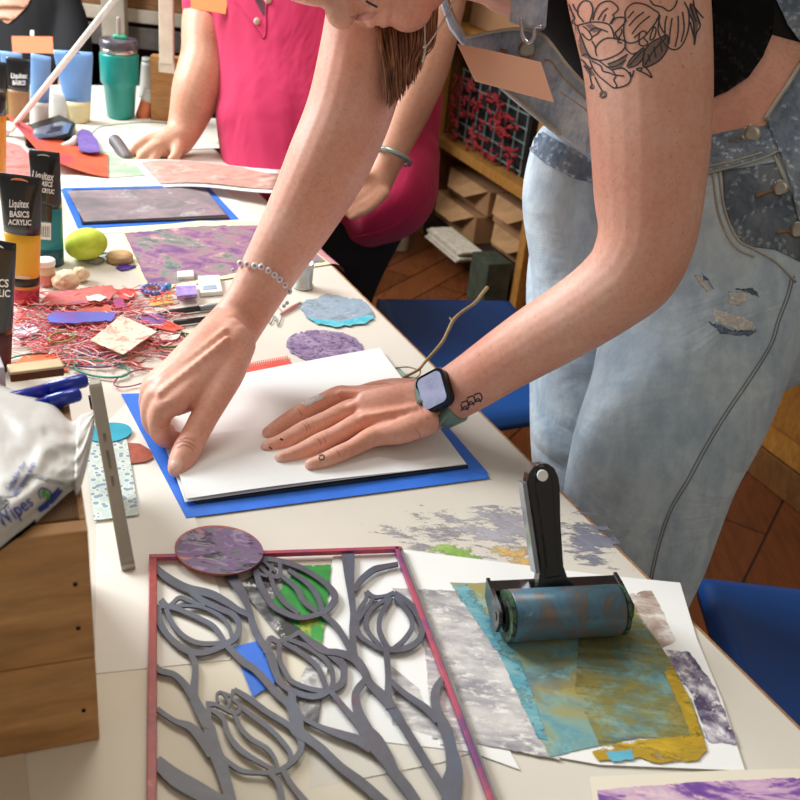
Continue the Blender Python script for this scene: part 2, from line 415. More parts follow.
sheet('teal_streak', [(452, 586), (468, 584), (520, 660), (548, 740), (538, 738), (500, 655)], .0024, art('teal streak', [(.35, '#3f8fa8'), (.6, '#7fb3b8')], 18, (1, 4, 1), .5, cover=.47, cover_scale=30), .00015, pr, amp=1)
# white sheets under the stencil
m2 = thing('paper_sheet', 'white sheet with faint grey ink under the right half of the tulip stencil', 'paper', T(390, 680))
sheet('paper', [(334, 549), (398, 547), (520, 770), (470, 752), (372, 741), (310, 725)], .0007, mWhite, .0004, m2)
sheet('ink_smudge', [(386, 590), (440, 590), (455, 680), (440, 738), (392, 725)], .00112, mGrey, .00008, m2, amp=.5)
sheet('paper_sheet', [(305, 700), (372, 741), (474, 752), (440, 763), (310, 789)], .00025, mat('#dedbd0', .75, vary=.02), .0003, None, 'off-white paper slip peeping out below the white sheet under the tulip stencil', 'paper')
g = thing('painted_scrap', 'green and black painted paper scrap under the topmost tulip of the stencil', 'painted paper', T(300, 600))
sheet('paper', [(238, 585), (268, 566), (331, 565), (322, 645), (282, 640)], .0016, art('black speckle', [(.4, '#e8e8e4'), (.47, '#8a8a8c'), (.55, '#333436')], 16, (1, 1, 1), 0, .3, 9, over='#e8e8e4', over_scale=60, over_at=(.56, .6)), .0003, g)
sheet('green_paint', [(270, 601), (300, 566), (331, 565), (322, 643), (312, 640), (290, 620), (272, 612)], .0020, art('green paint', [(.3, '#0f6a26'), (.5, '#1f8a30'), (.66, '#2f9c3c')], 20, (1, 1, 1), 0, 1, 6, over='#c9b53a', over_scale=14, over_at=(.58, .66)), .0002, g, amp=1)
mTape = mat('#2b74e2', .55, vary=.03, scale=40, name='blue painter tape')
sheet('tape_piece', [(233, 647), (262, 640), (276, 682), (253, 697)], .0022, mTape, .0002, None, 'single square piece of blue painter tape beneath the stencil stems', 'tape')
sheet('torn_print', [(298, 683), (312, 655), (330, 654), (318, 724), (300, 722)], .0023, art('grey speckle', [(.4, '#e0e0dd'), (.5, '#9a9a9b'), (.6, '#4d4e52')], 26, over='#e8e8e4', over_scale=70), .0002, None, 'small torn grey speckled paper strip under the middle tulip', 'painted paper')
# print at the bottom right corner
bp = thing('monoprint_sheet', 'purple and pink print on cream paper at the near right corner of the table', 'print', T(700, 800))
sheet('paper', [(590, 777), (740, 770), (860, 768), (880, 860), (600, 860)], .0026, mCream, .0004, bp)
sheet('purple_paint', [(597, 790), (700, 782), (850, 776), (870, 850), (605, 850)], .0031, art('purple paint', [(.34, '#5b2f8c'), (.46, '#7a4fa0'), (.52, '#c8a0c4'), (.62, '#d9c6cf'), (.75, '#8b6aa8')], 16, (1, 3, 1), .2, .6, 9, over='#e6c9c9', over_scale=35), .0002, bp, amp=.7)
# ------------------------------------------------------------------ taped print being pressed
tp = thing('tape_border', 'bright blue painter tape border around the paper being pressed', 'tape', T(300, 450))
for q, hh in (([(121, 394), (146, 393), (204, 502), (186, 518)], .0012), ([(186, 518), (194, 499), (466, 468), (487, 474), (490, 478)], .0014), ([(489, 474), (437, 414), (422, 424), (463, 470)], .0016)):
    sheet('tape_strip', q, hh, mTape, .0002, tp)
sheet('gel_printing_plate', [(196, 504), (468, 468), (384, 357), (158, 398)], .002, mat('#33373a', .25), .0028, None, 'thin dark gel plate showing under the near edge of the pressed paper', 'printing plate')
def curl(name, px_grid, hs, m, label, cat, parent=None, th=.0005, n=14, h0=0):
    """sheet of paper from 4 corners (tl,tr,br,bl) with a height function hs(u,v)"""
    bm = NB(); g = []
    tl, tr, br, bl = [Vector(q) for q in px_grid]
    W = [T(*q, h0)-UP*h0 for q in (tl, tr, br, bl)]
    for j in range(n+1):
        row = []
        for i in range(n+1):
            u, v = i/n, j/n; w = W[0].lerp(W[1], u).lerp(W[3].lerp(W[2], u), v); row.append(w+UP*hs(u, v))
        g.append(row)
    top = [[bm.verts.new(p+UP*th) for p in r] for r in g]; bot = [[bm.verts.new(p) for p in r] for r in g]
    for j in range(n):
        for i in range(n):
            bm.faces.new((top[j][i], top[j][i+1], top[j+1][i+1], top[j+1][i])); bm.faces.new((bot[j][i], bot[j+1][i], bot[j+1][i+1], bot[j][i+1]))
    rim = [(0, i) for i in range(n)]+[(j, n) for j in range(n)]+[(n, i) for i in range(n, 0, -1)]+[(j, 0) for j in range(n, 0, -1)]
    for k in range(len(rim)):
        a = rim[k]; b = rim[(k+1) % len(rim)]; bm.faces.new((top[a[0]][a[1]], bot[a[0]][a[1]], bot[b[0]][b[1]], top[b[0]][b[1]]))
    o = obj(name, bm, m, parent, False)
    if label: tag(o, label, cat)
    return o
curl('paper_sheet', [(146, 398), (379, 352), (466, 469), (185, 507)], lambda u, v: .0052+.0015*math.sin(u*3), mWhite, 'white back sheet of the paper under both hands, its far corner lying free', 'paper')
curl('paper_sheet', [(168, 446), (405, 420), (465, 469), (186, 506)], lambda u, v: .0075+.004*(1-abs(2*v-1))*(1-u)+.0015*math.sin(u*5), mat('#eef1f1', .7, vary=.012), 'white front sheet pressed flat by the spread left hand', 'paper')
# ------------------------------------------------------------------ tulip stencil
st = thing('tulip_stencil', 'large grey cut-out tulip stencil with a red painted frame', 'stencil', T(290, 700))
mSt = art('grey stencil paint', [(.3, '#3d3e4a'), (.5, '#52535f'), (.7, '#5f6169')], 14, over='#52627a', over_scale=10, over_at=(.5, .7), third='#5a4350', third_scale=30, third_at=(.6, .7), rough=.4)
RB = [
 [(155,568,6),(166,578,8),(186,589,8),(210,595,8),(226,603,7),(238,611,6),(249,616,6)],
 [(229,574,12),(241,592,9),(249,610,6),(253,626,7),(260,641,7),(268,652,8),(272,662,9),(276,675,7),(281,685,6),(296,694,6),(314,698,6),(328,693,6),(341,685,7),(344,673,7),(341,664,8),(325,652,7),(309,642,7),(300,634,5)],
 [(279,645,5),(280,662,5),(286,675,5),(292,683,5),(309,690,5),(327,693,5)],
 [(283,644,5),(301,654,5),(317,668,5),(323,680,5),(328,692,4)],[(289,641,4),(309,649,5),(328,664,5),(333,680,5),(331,690,5)],
 [(266,655,6),(270,640,6),(279,643,5),(292,638,4),(300,634,5),(308,642,5)],
 [(158,606,6),(160,623,7),(169,638,6),(186,651,7),(203,654,6),(223,647,6),(236,638,6),(239,626,6),(233,616,6),(220,610,6),(203,602,6),(192,594,5),(188,590,6)],
 [(166,610,5),(173,626,5),(186,639,5),(202,645,5),(225,644,4)],[(160,607,5),(177,610,5),(202,621,5),(215,629,5),(225,644,5)],
 [(174,607,3),(199,608,3),(218,616,4),(228,626,4),(233,641,4)],[(161,601,6),(169,607,4),(179,599,4),(189,602,4),(205,608,4)],
 [(226,646,6),(242,662,7),(257,673,7),(276,694,8),(289,706,8),(294,719,10)],
 [(190,654,6),(195,665,6),(195,678,7),(194,698,9),(202,715,11),(210,732,12),(213,748,14),(221,767,14),(226,784,12),(232,806,11)],
 [(156,667,5),(160,672,6),(174,676,6),(184,685,7),(193,698,9)],[(157,710,5),(174,722,5),(190,728,8),(202,740,11),(213,756,12)],
 [(156,762,12),(174,778,17),(194,790,18),(213,800,16),(228,806,14)],
 [(234,691,5),(249,700,6),(265,712,6),(273,717,6),(289,727,6),(299,738,7),(301,750,6),(294,761,6),(281,771,5),(268,774,5),(259,774,4),(242,772,5),(229,764,5),(221,756,5),(215,741,6),(208,735,7)],
 [(211,711,4),(223,720,5),(228,735,5),(239,750,6),(255,761,5),(273,771,4)],[(234,715,4),(241,730,5),(252,741,5),(267,750,5),(275,761,4),(278,771,4)],
 [(238,707,4),(255,719,5),(273,733,5),(289,752,5),(291,763,5)],
 [(206,706,7),(216,706,4),(230,713,3.5),(238,714,4),(239,706,3.5),(232,700,3),(234,691,5)],[(218,704,3),(217,696,3),(222,694,3),(229,704,3),(227,710,3)],[(222,694,3),(233,698,3)],
 [(209,709,5),(208,720,6),(206,730,8)],
 [(269,774,5),(278,784,6),(283,804,6)],[(283,772,5),(292,787,6),(306,804,7)],
 [(292,693,8),(292,706,9),(296,719,13),(298,732,13),(305,738,10),(322,751,9),(341,769,9),(361,784,10),(386,806,10)],
 [(297,716,5),(317,727,5),(338,735,8),(357,741,10),(372,748,14)],[(296,734,8),(290,726,7)],
 [(331,693,5),(344,709,6),(357,724,7),(366,737,9)],[(366,680,6),(356,694,8),(357,709,9),(363,724,11),(372,742,15)],
 [(300,634,5),(320,651,6),(338,654,7),(354,660,9),(364,672,8),(370,685,8),(387,702,10),(402,725,8),(415,746,8),(428,767,8),(441,787,9),(450,804,9)],
 [(364,730,12),(374,743,18),(387,761,14),(394,774,11),(407,790,11),(416,804,11)],
 [(348,555,13),(349,574,10),(351,594,7),(353,613,6),(353,630,8),(353,646,6),(354,660,9)],
 [(322,615,5),(335,626,6),(344,639,6),(354,656,8)],[(398,565,4),(383,568,5),(373,571,6),(361,581,6),(354,592,5)],
 [(284,563,5),(301,569,5),(318,579,5),(330,589,6),(335,599,7),(328,610,6),(317,616,5),(299,619,5),(283,613,6),(273,607,6),(266,597,6),(260,586,7),(257,577,6),(255,569,7)],
 [(270,577,4),(276,592,5),(286,605,5),(299,615,4)],[(281,577,4),(296,589,5),(304,603,5),(317,613,5)],[(288,571,4),(307,584,5),(317,597,5),(322,612,5)],
 [(253,563,7),(266,560,5),(284,563,5)],[(258,566,3),(270,576,4),(280,577,4),(279,561,4)],[(263,562,3),(276,573,3)],[(258,574,3),(268,577,3),(272,566,3)],
 [(394,594,5),(407,603,6),(417,615,6),(422,628,6),(419,641,6),(407,649,6),(391,651,6),(378,649,5),(374,647,4),(361,638,5),(356,626,6),(359,612,5),(366,600,4),(366,593,4)],
 [(366,593,5),(374,598,4),(385,597,3),(394,594,5)],[(391,598,5),(381,616,5),(379,629,5),(383,641,5),(389,650,4)],[(395,598,4),(409,615,5),(412,628,5),(404,641,5),(394,649,4)],
 [(388,599,4),(372,610,4),(366,621,5),(369,634,4),(380,647,4)],[(374,598,3),(365,611,4),(357,622,5)],
 [(386,651,6),(388,675,6),(388,694,7),(390,710,9)],[(390,682,5),(406,696,6),(425,709,7),(438,722,8)],
 [(442,679,5),(435,694,9),(437,712,9),(446,732,12),(451,751,12),(454,771,17),(451,787,21),(451,806,18)],
]
SH = .0034
bm = NB()
for i_, r in enumerate(RB): flat_ribbon(bm, r, SH+i_*.00002, .0016, 5)
obj('cut_out_panel', bm, mSt, st)
mRed = art('red paint', [(.3, '#8d1f1f'), (.5, '#a93a34'), (.7, '#7c1c2b')], 22, over='#c36a58', over_scale=30, over_at=(.6, .7), rough=.4)
mMag = art('magenta paint', [(.3, '#a03a4a'), (.45, '#b5485c'), (.6, '#6b3a78'), (.75, '#9c3b50')], 12, rough=.4)
def bar(name, a, b, w, h0, hh, m, par):
    A_ = T(*a, h0); B_ = T(*b, h0); d = (B_-A_).normalized(); n = UP.cross(d); bm = NB()
    box(bm, (A_+B_)/2+UP*(hh/2), (B_-A_).length+w, w, hh, axes(d, n, UP), .0005); return obj(name, bm, m, par)
bar('frame_rail', (153, 560), (151.5, 850), .0062, SH-.0003, .004, mRed, st)
bar('frame_rail', (153, 560), (398, 551.5), .0042, SH-.0003, .0045, mMag, st)
bar('frame_rail', (396.5, 552), (511, 858), .0038, SH-.0003, .0045, mMag, st)
bar('frame_rail', (400, 551), (515, 858), .0036, SH-.0006, .0036, mat('#7e8083', .5), st)
bar('frame_rail', (152, 850), (511, 858), .006, SH-.0003, .004, mRed, st)
# painted oval
ov = thing('painted_oval', 'oval purple, black and pink painted disc lying over the stencil frame', 'painted paper', T(219, 550))
sheet('disc', ell(219, 551, 44.5, 24.5, 4), SH+.0048, mat('#b4574c', .6), .0012, ov)
sheet('paint', ell(219.5, 550.5, 43.5, 23.6, 4), SH+.0061, art('marbled paint', [(.3, '#3f3c44'), (.42, '#6c6672'), (.5, '#6f4a80'), (.57, '#8f8694'), (.68, '#45404c')], 34, (1, 2.0, 1), .4, .8, 10, over='#1f1e24', over_scale=34, over_at=(.53, .6), third='#e08478', third_scale=16, third_at=(.62, .7)), .0002, ov)
# ------------------------------------------------------------------ brayer
by = thing('brayer', 'black-handled ink roller resting on the teal and yellow print', 'roller', T(562, 625, .002))
rl = T(500, 636, .0026); rrp = T(619, 629, .0026)   # where the rubber meets the paper
ax_ = (rrp-rl).normalized(); fw = UP.cross(ax_).normalized(); rad = .0205
cL = rl+UP*rad+ax_*.004; cR = rrp+UP*rad-ax_*.006
M_ = axes(fw, UP, ax_)
mRub = art('inky rubber', [(.3, '#34505f'), (.43, '#4a7084'), (.5, '#50606a'), (.57, '#6f5d4b'), (.66, '#3a6f9c')], 24, over='#7f93a0', over_scale=60, over_at=(.62, .7), third='#5a4a3c', third_scale=26, third_at=(.64, .8), rough=.32)
bm = NB(); lathe(bm, cL, [(rad-.001, 0), (rad, .001), (rad, (cR-cL).length-.001), (rad-.001, (cR-cL).length)], 40, M_); obj('roller', bm, mRub, by, True)
mBlk = mat('#0e0e0f', .25, coat=.5, vary=.02)
mGrn = art('paint crusted hub', [(.45, '#1c201e'), (.53, '#3c6a44'), (.6, '#1c1c1d'), (.7, '#a9a798')], 160)
for e_, sg in ((cL, -1), (cR, 1)):
    bm = NB(); lathe(bm, e_-ax_*(.0035 if sg < 0 else -.0005), [(rad*.99, 0), (rad*.99, .003)], 36, M_); obj('end_cap', bm, mGrn, by)
for e_, o_, zz in ((cL, -.0115, .0085), (cR, .0035, .009)):
    bm = NB(); pr_ = [(.0035, 0), (.0035, zz-.0035), (.0125, zz-.003), (.0125, zz)] if o_ < 0 else [(.0115, 0), (.0115, .003), (.0035, .0035), (.0035, zz)]
    lathe(bm, e_+ax_*o_, pr_, 24, M_); obj('axle', bm, mBlk, by)
back = -fw if fw.y < 0 else fw            # away from the camera
bm = NB()
for e_, o_ in ((cL, -.008), (cR, .0075)):
    q = e_+ax_*o_; prism(bm, [q+UP*y+back*z for y, z in ((-.011, -.006), (-.011, .010), (-.004, .029), (.0115, .033), (.0115, .020), (.009, -.006), (0, -.009))], ax_*(.003 if o_ > 0 else -.003))
crs = (cL+cR)/2+back*.0245+UP*.0075
box(bm, crs, (cR-cL).length+.020, .013, .006, axes(ax_, back, UP), .001); box(bm, crs+back*.005-UP*.006, (cR-cL).length+.020, .003, .014, axes(ax_, back, UP), .0006)
obj('bracket', bm, mBlk, by)
hb = crs+UP*.002-ax_*.004; tp_ = P(540, 474, topix(crs)[2]*.988)
hd = (tp_-hb); hl = hd.length; hd.normalize(); hx = (ax_-hd*ax_.dot(hd)).normalized(); hy = hd.cross(hx)
bm = NB(); out = []
prof = [(.021, -.004), (.0125, .004), (.0100, .014), (.0112, .05), (.0135, hl-.012), (.0132, hl-.004), (.0105, hl+.004), (.0045, hl+.009)]
pl = [hb+hx*a+hd*b for a, b in prof]+[hb-hx*a+hd*b for a, b in reversed(prof)]
prism(bm, [p-hy*.0065 for p in pl], hy*.013)
for s_ in (-1, 1): prism(bm, [p+hy*(.0065*s_-.0015) for p in [hb+hx*(a*.55)+hd*(b*.96+.003) for a, b in prof[1:]]+[hb-hx*(a*.55)+hd*(b*.96+.003) for a, b in reversed(prof[1:])]], hy*.003)
h_ = obj('handle', bm, mBlk, by)
h_.modifiers.new('b', 'BEVEL').width = .0012
bm = NB(); sd = hb-hx*.0125; 
prism(bm, [sd+hd*.012-hy*.006+hx*.002, sd+hd*.012+hy*.006+hx*.002, sd+hd*(hl-.004)+hy*.006-hx*.0014, sd+hd*(hl-.004)-hy*.006-hx*.0014], -hx*.0035); obj('handle_side', bm, mat('#9aa0a8', .2, .6), by)
wq = P(542.5, 475.5, topix(hb+hd*hl)[2]-.009); nd = (CAM-wq).normalized(); bm = NB(); lathe(bm, wq-nd*.003, [(.0047, 0), (.0047, .0035), (.004, .0042)], 20, axes(hx, nd.cross(hx).normalized(), nd)); obj('hanging_hole_plug', bm, mat('#f4f4f2', .5), by)
# ================================================================== THINGS ON THE TABLE
# ------------------------------------------------------------------ wooden crate
CX = Vector((.92, .39, 0)).normalized(); CY = Vector((-.39, .92, 0)).normalized(); CA = axes(CX, CY, UP)
c0 = T(100, 741); c0.z = TZ+.0012; CH = .170; CW = .34; CD = .175
mPly = wood('warm plywood', '#d3a067', '#bd8850', 1.5, (1.2, 1.2, 5), .55, True)
mPly2 = wood('pale plywood edge', '#cfa06a', '#9c6c3c', 9, (3, 3, 14), .6)
crate = thing('wooden_crate', 'brown plywood crate turned over on the table, with wipes pack and markers on it', 'crate', c0-CX*CW/2+CY*CD/2)
def cb(name, x0, x1, y0, y1, z0, z1, m, bev=.0012):
    bm = NB(); box(bm, c0+CX*((x0+x1)/2)+CY*((y0+y1)/2)+UP*((z0+z1)/2), abs(x1-x0), abs(y1-y0), z1-z0, CA, bev); return obj(name, bm, m, crate)
cb('front_board', -CW, 0, 0, .012, 0, .072, mPly); cb('front_board', -CW, 0, 0, .012, .0728, CH, mPly)
cb('side_board', -.012, 0, .0125, CD-.0125, 0, CH, mPly2); cb('side_board', -CW, -CW+.012, .0125, CD-.0125, 0, CH, mPly2); cb('back_board', -CW, 0, CD-.012, CD, 0, CH, mPly2)
m, nt, b = newmat('ribbed brown liner'); mLin = m
v = coords(nt, 'Object', (1, 1, 1), math.radians(-23)); wv = nt.nodes.new('ShaderNodeTexWave'); nt.links.new(v, wv.inputs[0]); wv.inputs['Scale'].default_value = 230; wv.inputs['Distortion'].default_value = .6
nt.links.new(ramp(nt, wv.outputs[1], [(.2, '#5d3f2a'), (.8, '#94714d')]), b.inputs['Base Color']); b.inputs['Roughness'].default_value = .8; bump(nt, b, wv.outputs[1], .6, .002)
cb('ribbed_liner', -CW+.0125, -.004, .0125, CD-.004, CH-.004, CH+.0012, mLin, .0005)
mScrew = mat('#1d1613', .5, .5)
for x_, z_ in ((-.009, .052-.035+.012), (-.009, .098), (-.009, .132)):
    bm = NB(); lathe(bm, c0+CX*x_+UP*z_+CY*.0005, [(.0014, 0), (.0014, .0012)], 10, axes(CX, UP, -CY)); obj('screw', bm, mScrew, crate)
HC = CH+.0024          # top of the crate over the table
# ------------------------------------------------------------------ pack of wipes
wp = thing('wipes_pack', 'crumpled white pack of wet wipes with blue lettering on top of the crate', 'wipes pack', T(30, 460, HC+.02))
mPack, nt, b = newmat('white foil film'); v = coords(nt)
nt.links.new(ramp(nt, noi(nt, v, 14, 4), [(.3, '#bdbbb6'), (.7, '#d2d0cb')]), b.inputs['Base Color']); b.inputs['Roughness'].default_value = .5
bump(nt, b, noi(nt, v, 18, 3, .5, 1.0), .35, .004)
topE = [(-60, 345), (-20, 372), (0, 384), (28, 395), (52, 404), (71, 421), (82, 414), (94, 412)]
botE = [(-60, 572), (-25, 554), (0, 538), (22, 520), (42, 504), (62, 490), (80, 477), (94, 420)]
NT = 60; te = catmull(topE, 12); be = catmull(botE, 12)
def pick(l, t): k = t*(len(l)-1); i = min(int(k), len(l)-2); f_ = k-i; return (l[i][0]*(1-f_)+l[i+1][0]*f_, l[i][1]*(1-f_)+l[i+1][1]*f_)
bm = NB(); g1 = []; g2 = []
for i in range(NT+1):
    u = i/NT; a_ = pick(te, u); c_ = pick(be, u); r1 = []; r2 = []
    for j in range(31):
        w_ = j/30; x = a_[0]*(1-w_)+c_[0]*w_; y = a_[1]*(1-w_)+c_[1]*w_
        prof_ = max(0, 1-abs(2*w_-1)**2.6)**.6; taper = min(1, ((1-u)*2.1))**.7
        cr = .0018*noise.noise(Vector((x*.045+y*.02, y*.05, 3)))+.0008*abs(noise.noise(Vector((x*.11-y*.06, y*.09, 8))))
        cr += .0038*(abs((w_*3.2+u*1.1+.7*noise.noise(Vector((x*.02, y*.02, 1)))) % 1-.5)-.25)+.0020*(abs((w_*5-u*2.3+.5*noise.noise(Vector((x*.03, y*.03, 5)))) % 1-.5)-.25)
        z = TZ+HC+.001+.001*0+prof_*taper*.018+.002*(1-prof_)*taper+cr*(.3+.7*prof_)+(.012*(1-taper)*(1 if u > .8 else 0))+.004
        zz = max(z, TZ+HC+.003); tpt = T(x, y, zz-TZ); zl = max(TZ+HC+.0006, min(zz-.0012, TZ+HC+.0006+.010*(1-taper)))
        r1.append(bm.verts.new(tpt)); r2.append(bm.verts.new(Vector((tpt.x, tpt.y, zl))))
    g1.append(r1); g2.append(r2)
for i in range(NT):
    for j in range(30):
        bm.faces.new((g1[i][j], g1[i+1][j], g1[i+1][j+1], g1[i][j+1])); bm.faces.new((g2[i][j], g2[i][j+1], g2[i+1][j+1], g2[i+1][j]))
    bm.faces.new((g1[i][0], g2[i][0], g2[i+1][0], g1[i+1][0])); bm.faces.new((g1[i][30], g1[i+1][30], g2[i+1][30], g2[i][30]))
for i in (0, NT):
    for j in range(30): bm.faces.new((g1[i][j], g1[i][j+1], g2[i][j+1], g2[i][j]))
pk = obj('film', bm, mPack, wp, True)
S = Surf(pk); mBlue = mat('#24409c', .45, vary=.02); mGreyP = mat('#a3a5aa', .45)
bm = NB(); text_drape(bm, S, 'Wipes', 13, 512, 18, -37, .0016, bold=.2, sx=.85); obj('lettering', bm, mBlue, wp)
bm = NB(); text_drape(bm, S, 'Suitable for', 16, 478, 7.2, -57, .0014, bold=.1); text_drape(bm, S, 'sensitive skin', 24, 480, 7.2, -57, .0014, bold=.1); obj('lettering', bm, mBlue, wp)
bm = NB(); drape_ribbon(bm, S, [(2, 497, 2.5), (16, 494, 3), (24, 484, 3), (32, 476, 3), (48, 480, 3), (64, 484, 2.5)]); obj('grey_swoosh', bm, mGreyP, wp)
bm = NB(); drape_ribbon(bm, S, [(38, 510, 5), (48, 503, 6), (60, 489, 6)]); drape_ribbon(bm, S, [(40, 499, 1.2), (38, 492, 1.2), (42, 488, 1.2), (50, 492, 1.2), (50, 498, 1.2), (46, 502, 1.2)]); obj('blue_mark', bm, mBlue, wp)
bm = NB(); drape_poly(bm, S, [(42, 499), (41, 492), (44, 488), (46, 494)], th=0); drape_poly(bm, S, [(46, 500), (45, 494), (49, 492), (49, 498)], .0008, th=0); obj('leaf_mark', bm, mat('#4fa544', .5), wp)
bm = NB(); drape_poly(bm, S, [(-20, 512), (0, 497), (10, 503), (-6, 516), (-20, 526)], .0012, th=0); obj('dark_panel', bm, mat('#2c2526', .4), wp)
# ------------------------------------------------------------------ phone on its edge
def marker(a, b, r, m, label, name='marker', cat='marker', capm=None, h=None, group=None):
    t = thing(name, label, cat, (Vector(a)+Vector(b))/2, group); a = Vector(a); b = Vector(b); d = (b-a).normalized(); L = (b-a).length; M = axes(d.orthogonal().normalized(), d.cross(d.orthogonal().normalized()), d)
    bm = NB(); lathe(bm, a, [(r*.8, 0), (r*.9, .001), (r*.9, L*.55)], 18, M); obj('barrel', bm, m, t, True)
    bm = NB(); lathe(bm, a+d*L*.55, [(r, 0), (r, L*.45-.0015), (r*.85, L*.45)], 18, M); obj('cap', bm, capm or m, t, True); return t
ph = thing('phone', 'silver-grey phone standing upright on its end beside the wooden crate', 'phone', T(129, 570))
mAl = mat('#a49f94', .4, .5, vary=.02); mGl = mat('#d7d8d4', .15, .1, coat=.6)
pb = T(129, 571, .0045); zc_ = .84
for _ in range(60):
    pt_ = P(93.5, 375, zc_)
    if (pt_-pb).length > .172: break
    zc_ -= .001 if (P(93.5, 375, zc_-.001)-pb).length > (pt_-pb).length else -.001
Lx = (pt_-pb).normalized(); vr = ray(112, 470); Wx = vr.normalized(); Wx = (Wx-Lx*Wx.dot(Lx)).normalized(); Nx = Lx.cross(Wx)
Lp = (pt_-pb).length
def rrect(w, h, r, n=6):
    o = []
    for cx, cy, a0 in ((w-r, h-r, 0), (r, h-r, 90), (r, r, 180), (w-r, r, 270)):
        for k in range(n+1): a = math.radians(a0+90*k/n); o.append((cx+r*math.cos(a), cy+r*math.sin(a)))
    return o
bm = NB(); prism(bm, [pb+Wx*a+Lx*b-Nx*.0048 for a, b in rrect(.074, Lp, .011)], Nx*.0096); o = obj('body', bm, mAl, ph); o.modifiers.new('b', 'BEVEL').width = .0015
for sg in (-1, 1):
    bm = NB(); prism(bm, [pb+Wx*(.0015+a)+Lx*(.0015+b)+Nx*(.0049*sg) for a, b in rrect(.071, Lp-.003, .0095)], Nx*(.0007*sg)); obj('glass', bm, mGl, ph)
for l0, l1 in ((.088, .104), (.073, .081), (.112, .119)):
    bm = NB(); q = pb+Lx*((l0+l1)/2)-Wx*.0002; box(bm, q, .0022, .0012, l1-l0, axes(Nx, Wx, Lx), .0004); obj('button', bm, mat('#8a857a', .3, .8), ph)
bm = NB(); lathe(bm, pb+Lx*(Lp-.018)+Wx*.018+Nx*.0056*(1 if Nx.x < 0 else -1), [(.0065, 0), (.0065, .0018), (.005, .002)], 20, axes(Lx, Wx, Nx*(1 if Nx.x < 0 else -1))); obj('camera_lens', bm, mat('#2a2a2e', .15), ph)
# ------------------------------------------------------------------ markers and wood block on the crate
mBM = mat('#1230a8', .3, vary=.02, coat=.3)
marker(T(-2, 402, HC+.0075), T(86, 380, HC+.0075), .0052, mBM, 'blue marker lying on the crate, the one farther from the wipes pack')
marker(T(6, 415, HC+.0065), T(79, 394, HC+.0065), .0052, mBM, 'blue marker lying on the crate against the wipes pack, nearer of the two')
wb = thing('wood_block', 'cream-topped brown wood block at the back of the crate behind the blue markers', 'block', T(40, 378, HC))
q0 = T(12, 386, HC+.0015); q1 = T(66, 379, HC+.0015); dx = (q1-q0).normalized(); dy = UP.cross(dx)
bm = NB(); box(bm, (q0+q1)/2+dy*.012+UP*.003, (q1-q0).length, .014, .006, axes(dx, dy, UP), .001); obj('block_body', bm, wood('brown block', '#7a4a2a', '#4d2b17', 8), wb)
bm = NB(); box(bm, (q0+q1)/2+dy*.012+UP*.0072, (q1-q0).length, .014, .0022, axes(dx, dy, UP), .0008); obj('block_top', bm, mat('#dcc79a', .6), wb)
q = T(-1, 388, HC+.001); bm = NB(); box(bm, q+UP*.008-dx*.012+dy*.01, .034, .02, .016, axes(dx, dy, UP), .001); tag(obj('small_box', bm, mat('#cfc8cf', .6)), 'small pale lilac box at the left end of the wood block on the crate', 'box')
# ------------------------------------------------------------------ stencils left of the pressed print
m, nt, b = newmat('bubble pattern plate'); v = coords(nt); vo = nt.nodes.new('ShaderNodeTexVoronoi'); vo.inputs['Scale'].default_value = 150; nt.links.new(v, vo.inputs[0])
nt.links.new(ramp(nt, vo.outputs['Distance'], [(.28, '#8fa9bd'), (.34, '#6d8494'), (.4, '#dfe8e2'), (.7, '#c6d6cf')]), b.inputs['Base Color']); b.inputs['Roughness'].default_value = .3
sheet('bubble_stencil', [(85, 443), (127, 440), (139, 515), (94, 521)], .0025, m, .0008, None, 'pale green plastic stencil with bubble pattern half behind the grey phone', 'stencil')
sheet('painted_disc', ell(109, 433, 23, 9.5, -6), .0036, mat('#23a9c6', .5), .001, None, 'turquoise paper disc above the bubble stencil', 'painted paper')
sheet('painted_scrap', [(127, 443), (140, 444), (150, 450), (153, 458), (146, 462), (130, 464)], .0021, art('rust paint', [(.4, '#b5573c'), (.6, '#8d4a3a')], 30, third='#4c4443', third_scale=20), .0006, None, 'rust-brown half oval scrap beside the bubble stencil', 'painted paper')
# ------------------------------------------------------------------ doilies, leaves, twig
dl = thing('painted_doily', 'grey-blue and turquoise doily near the right table edge', 'doily', T(336, 311))
cl = [(300, 308), (306, 300), (318, 299), (326, 294), (338, 296), (350, 299), (362, 300), (370, 307), (374, 316), (368, 322), (352, 325), (336, 327), (318, 324), (308, 318)]
sheet('lace', rag(cl, 1.2, 2.5, 4), .0012, art('blue lace', [(.35, '#7d93ab'), (.5, '#93a7b6'), (.65, '#6f7f8c')], 35, over='#c9cfcf', over_scale=110, over_at=(.58, .66)), .001, dl)
sheet('turquoise_rim', rag([(306, 317), (322, 320), (345, 321), (371, 315), (374, 318), (366, 323), (350, 325.5), (336, 327), (318, 324)], .8, 2.5, 2), .0023, art('turquoise lace', [(.4, '#3db0c6'), (.6, '#6cc3d0')], 60), .0003, dl)
m = art('lilac lace', [(.35, '#6f5a80'), (.5, '#8d7a9e'), (.65, '#a79ab3')], 50, cover=.44, cover_scale=130)
sheet('lace_doily', rag(ell(325, 347, 39, 16.5, 5), 1.0, 2.5, 3), .001, m, .0006, None, 'lilac lace oval doily below the grey-blue doily', 'doily')
cm = thing('plastic_comb', 'small red comb-like strip on the table beyond the white paper', 'comb', T(264, 367))
sheet('comb_back', [(240, 370), (289, 361), (293, 366), (240, 375)], .001, mat('#d95a4b', .5), .0015, cm)
bm = NB()
for k in range(22):
    u = k/21; x = 243+45*u; y = 369.5-8*u; flat_ribbon(bm, [(x, y, 1.3), (x-1, y-5, 1.1)], .0012, .0011, 1)
o = obj('teeth', bm, mat('#e2705f', .5), cm); o['kind'] = 'stuff'
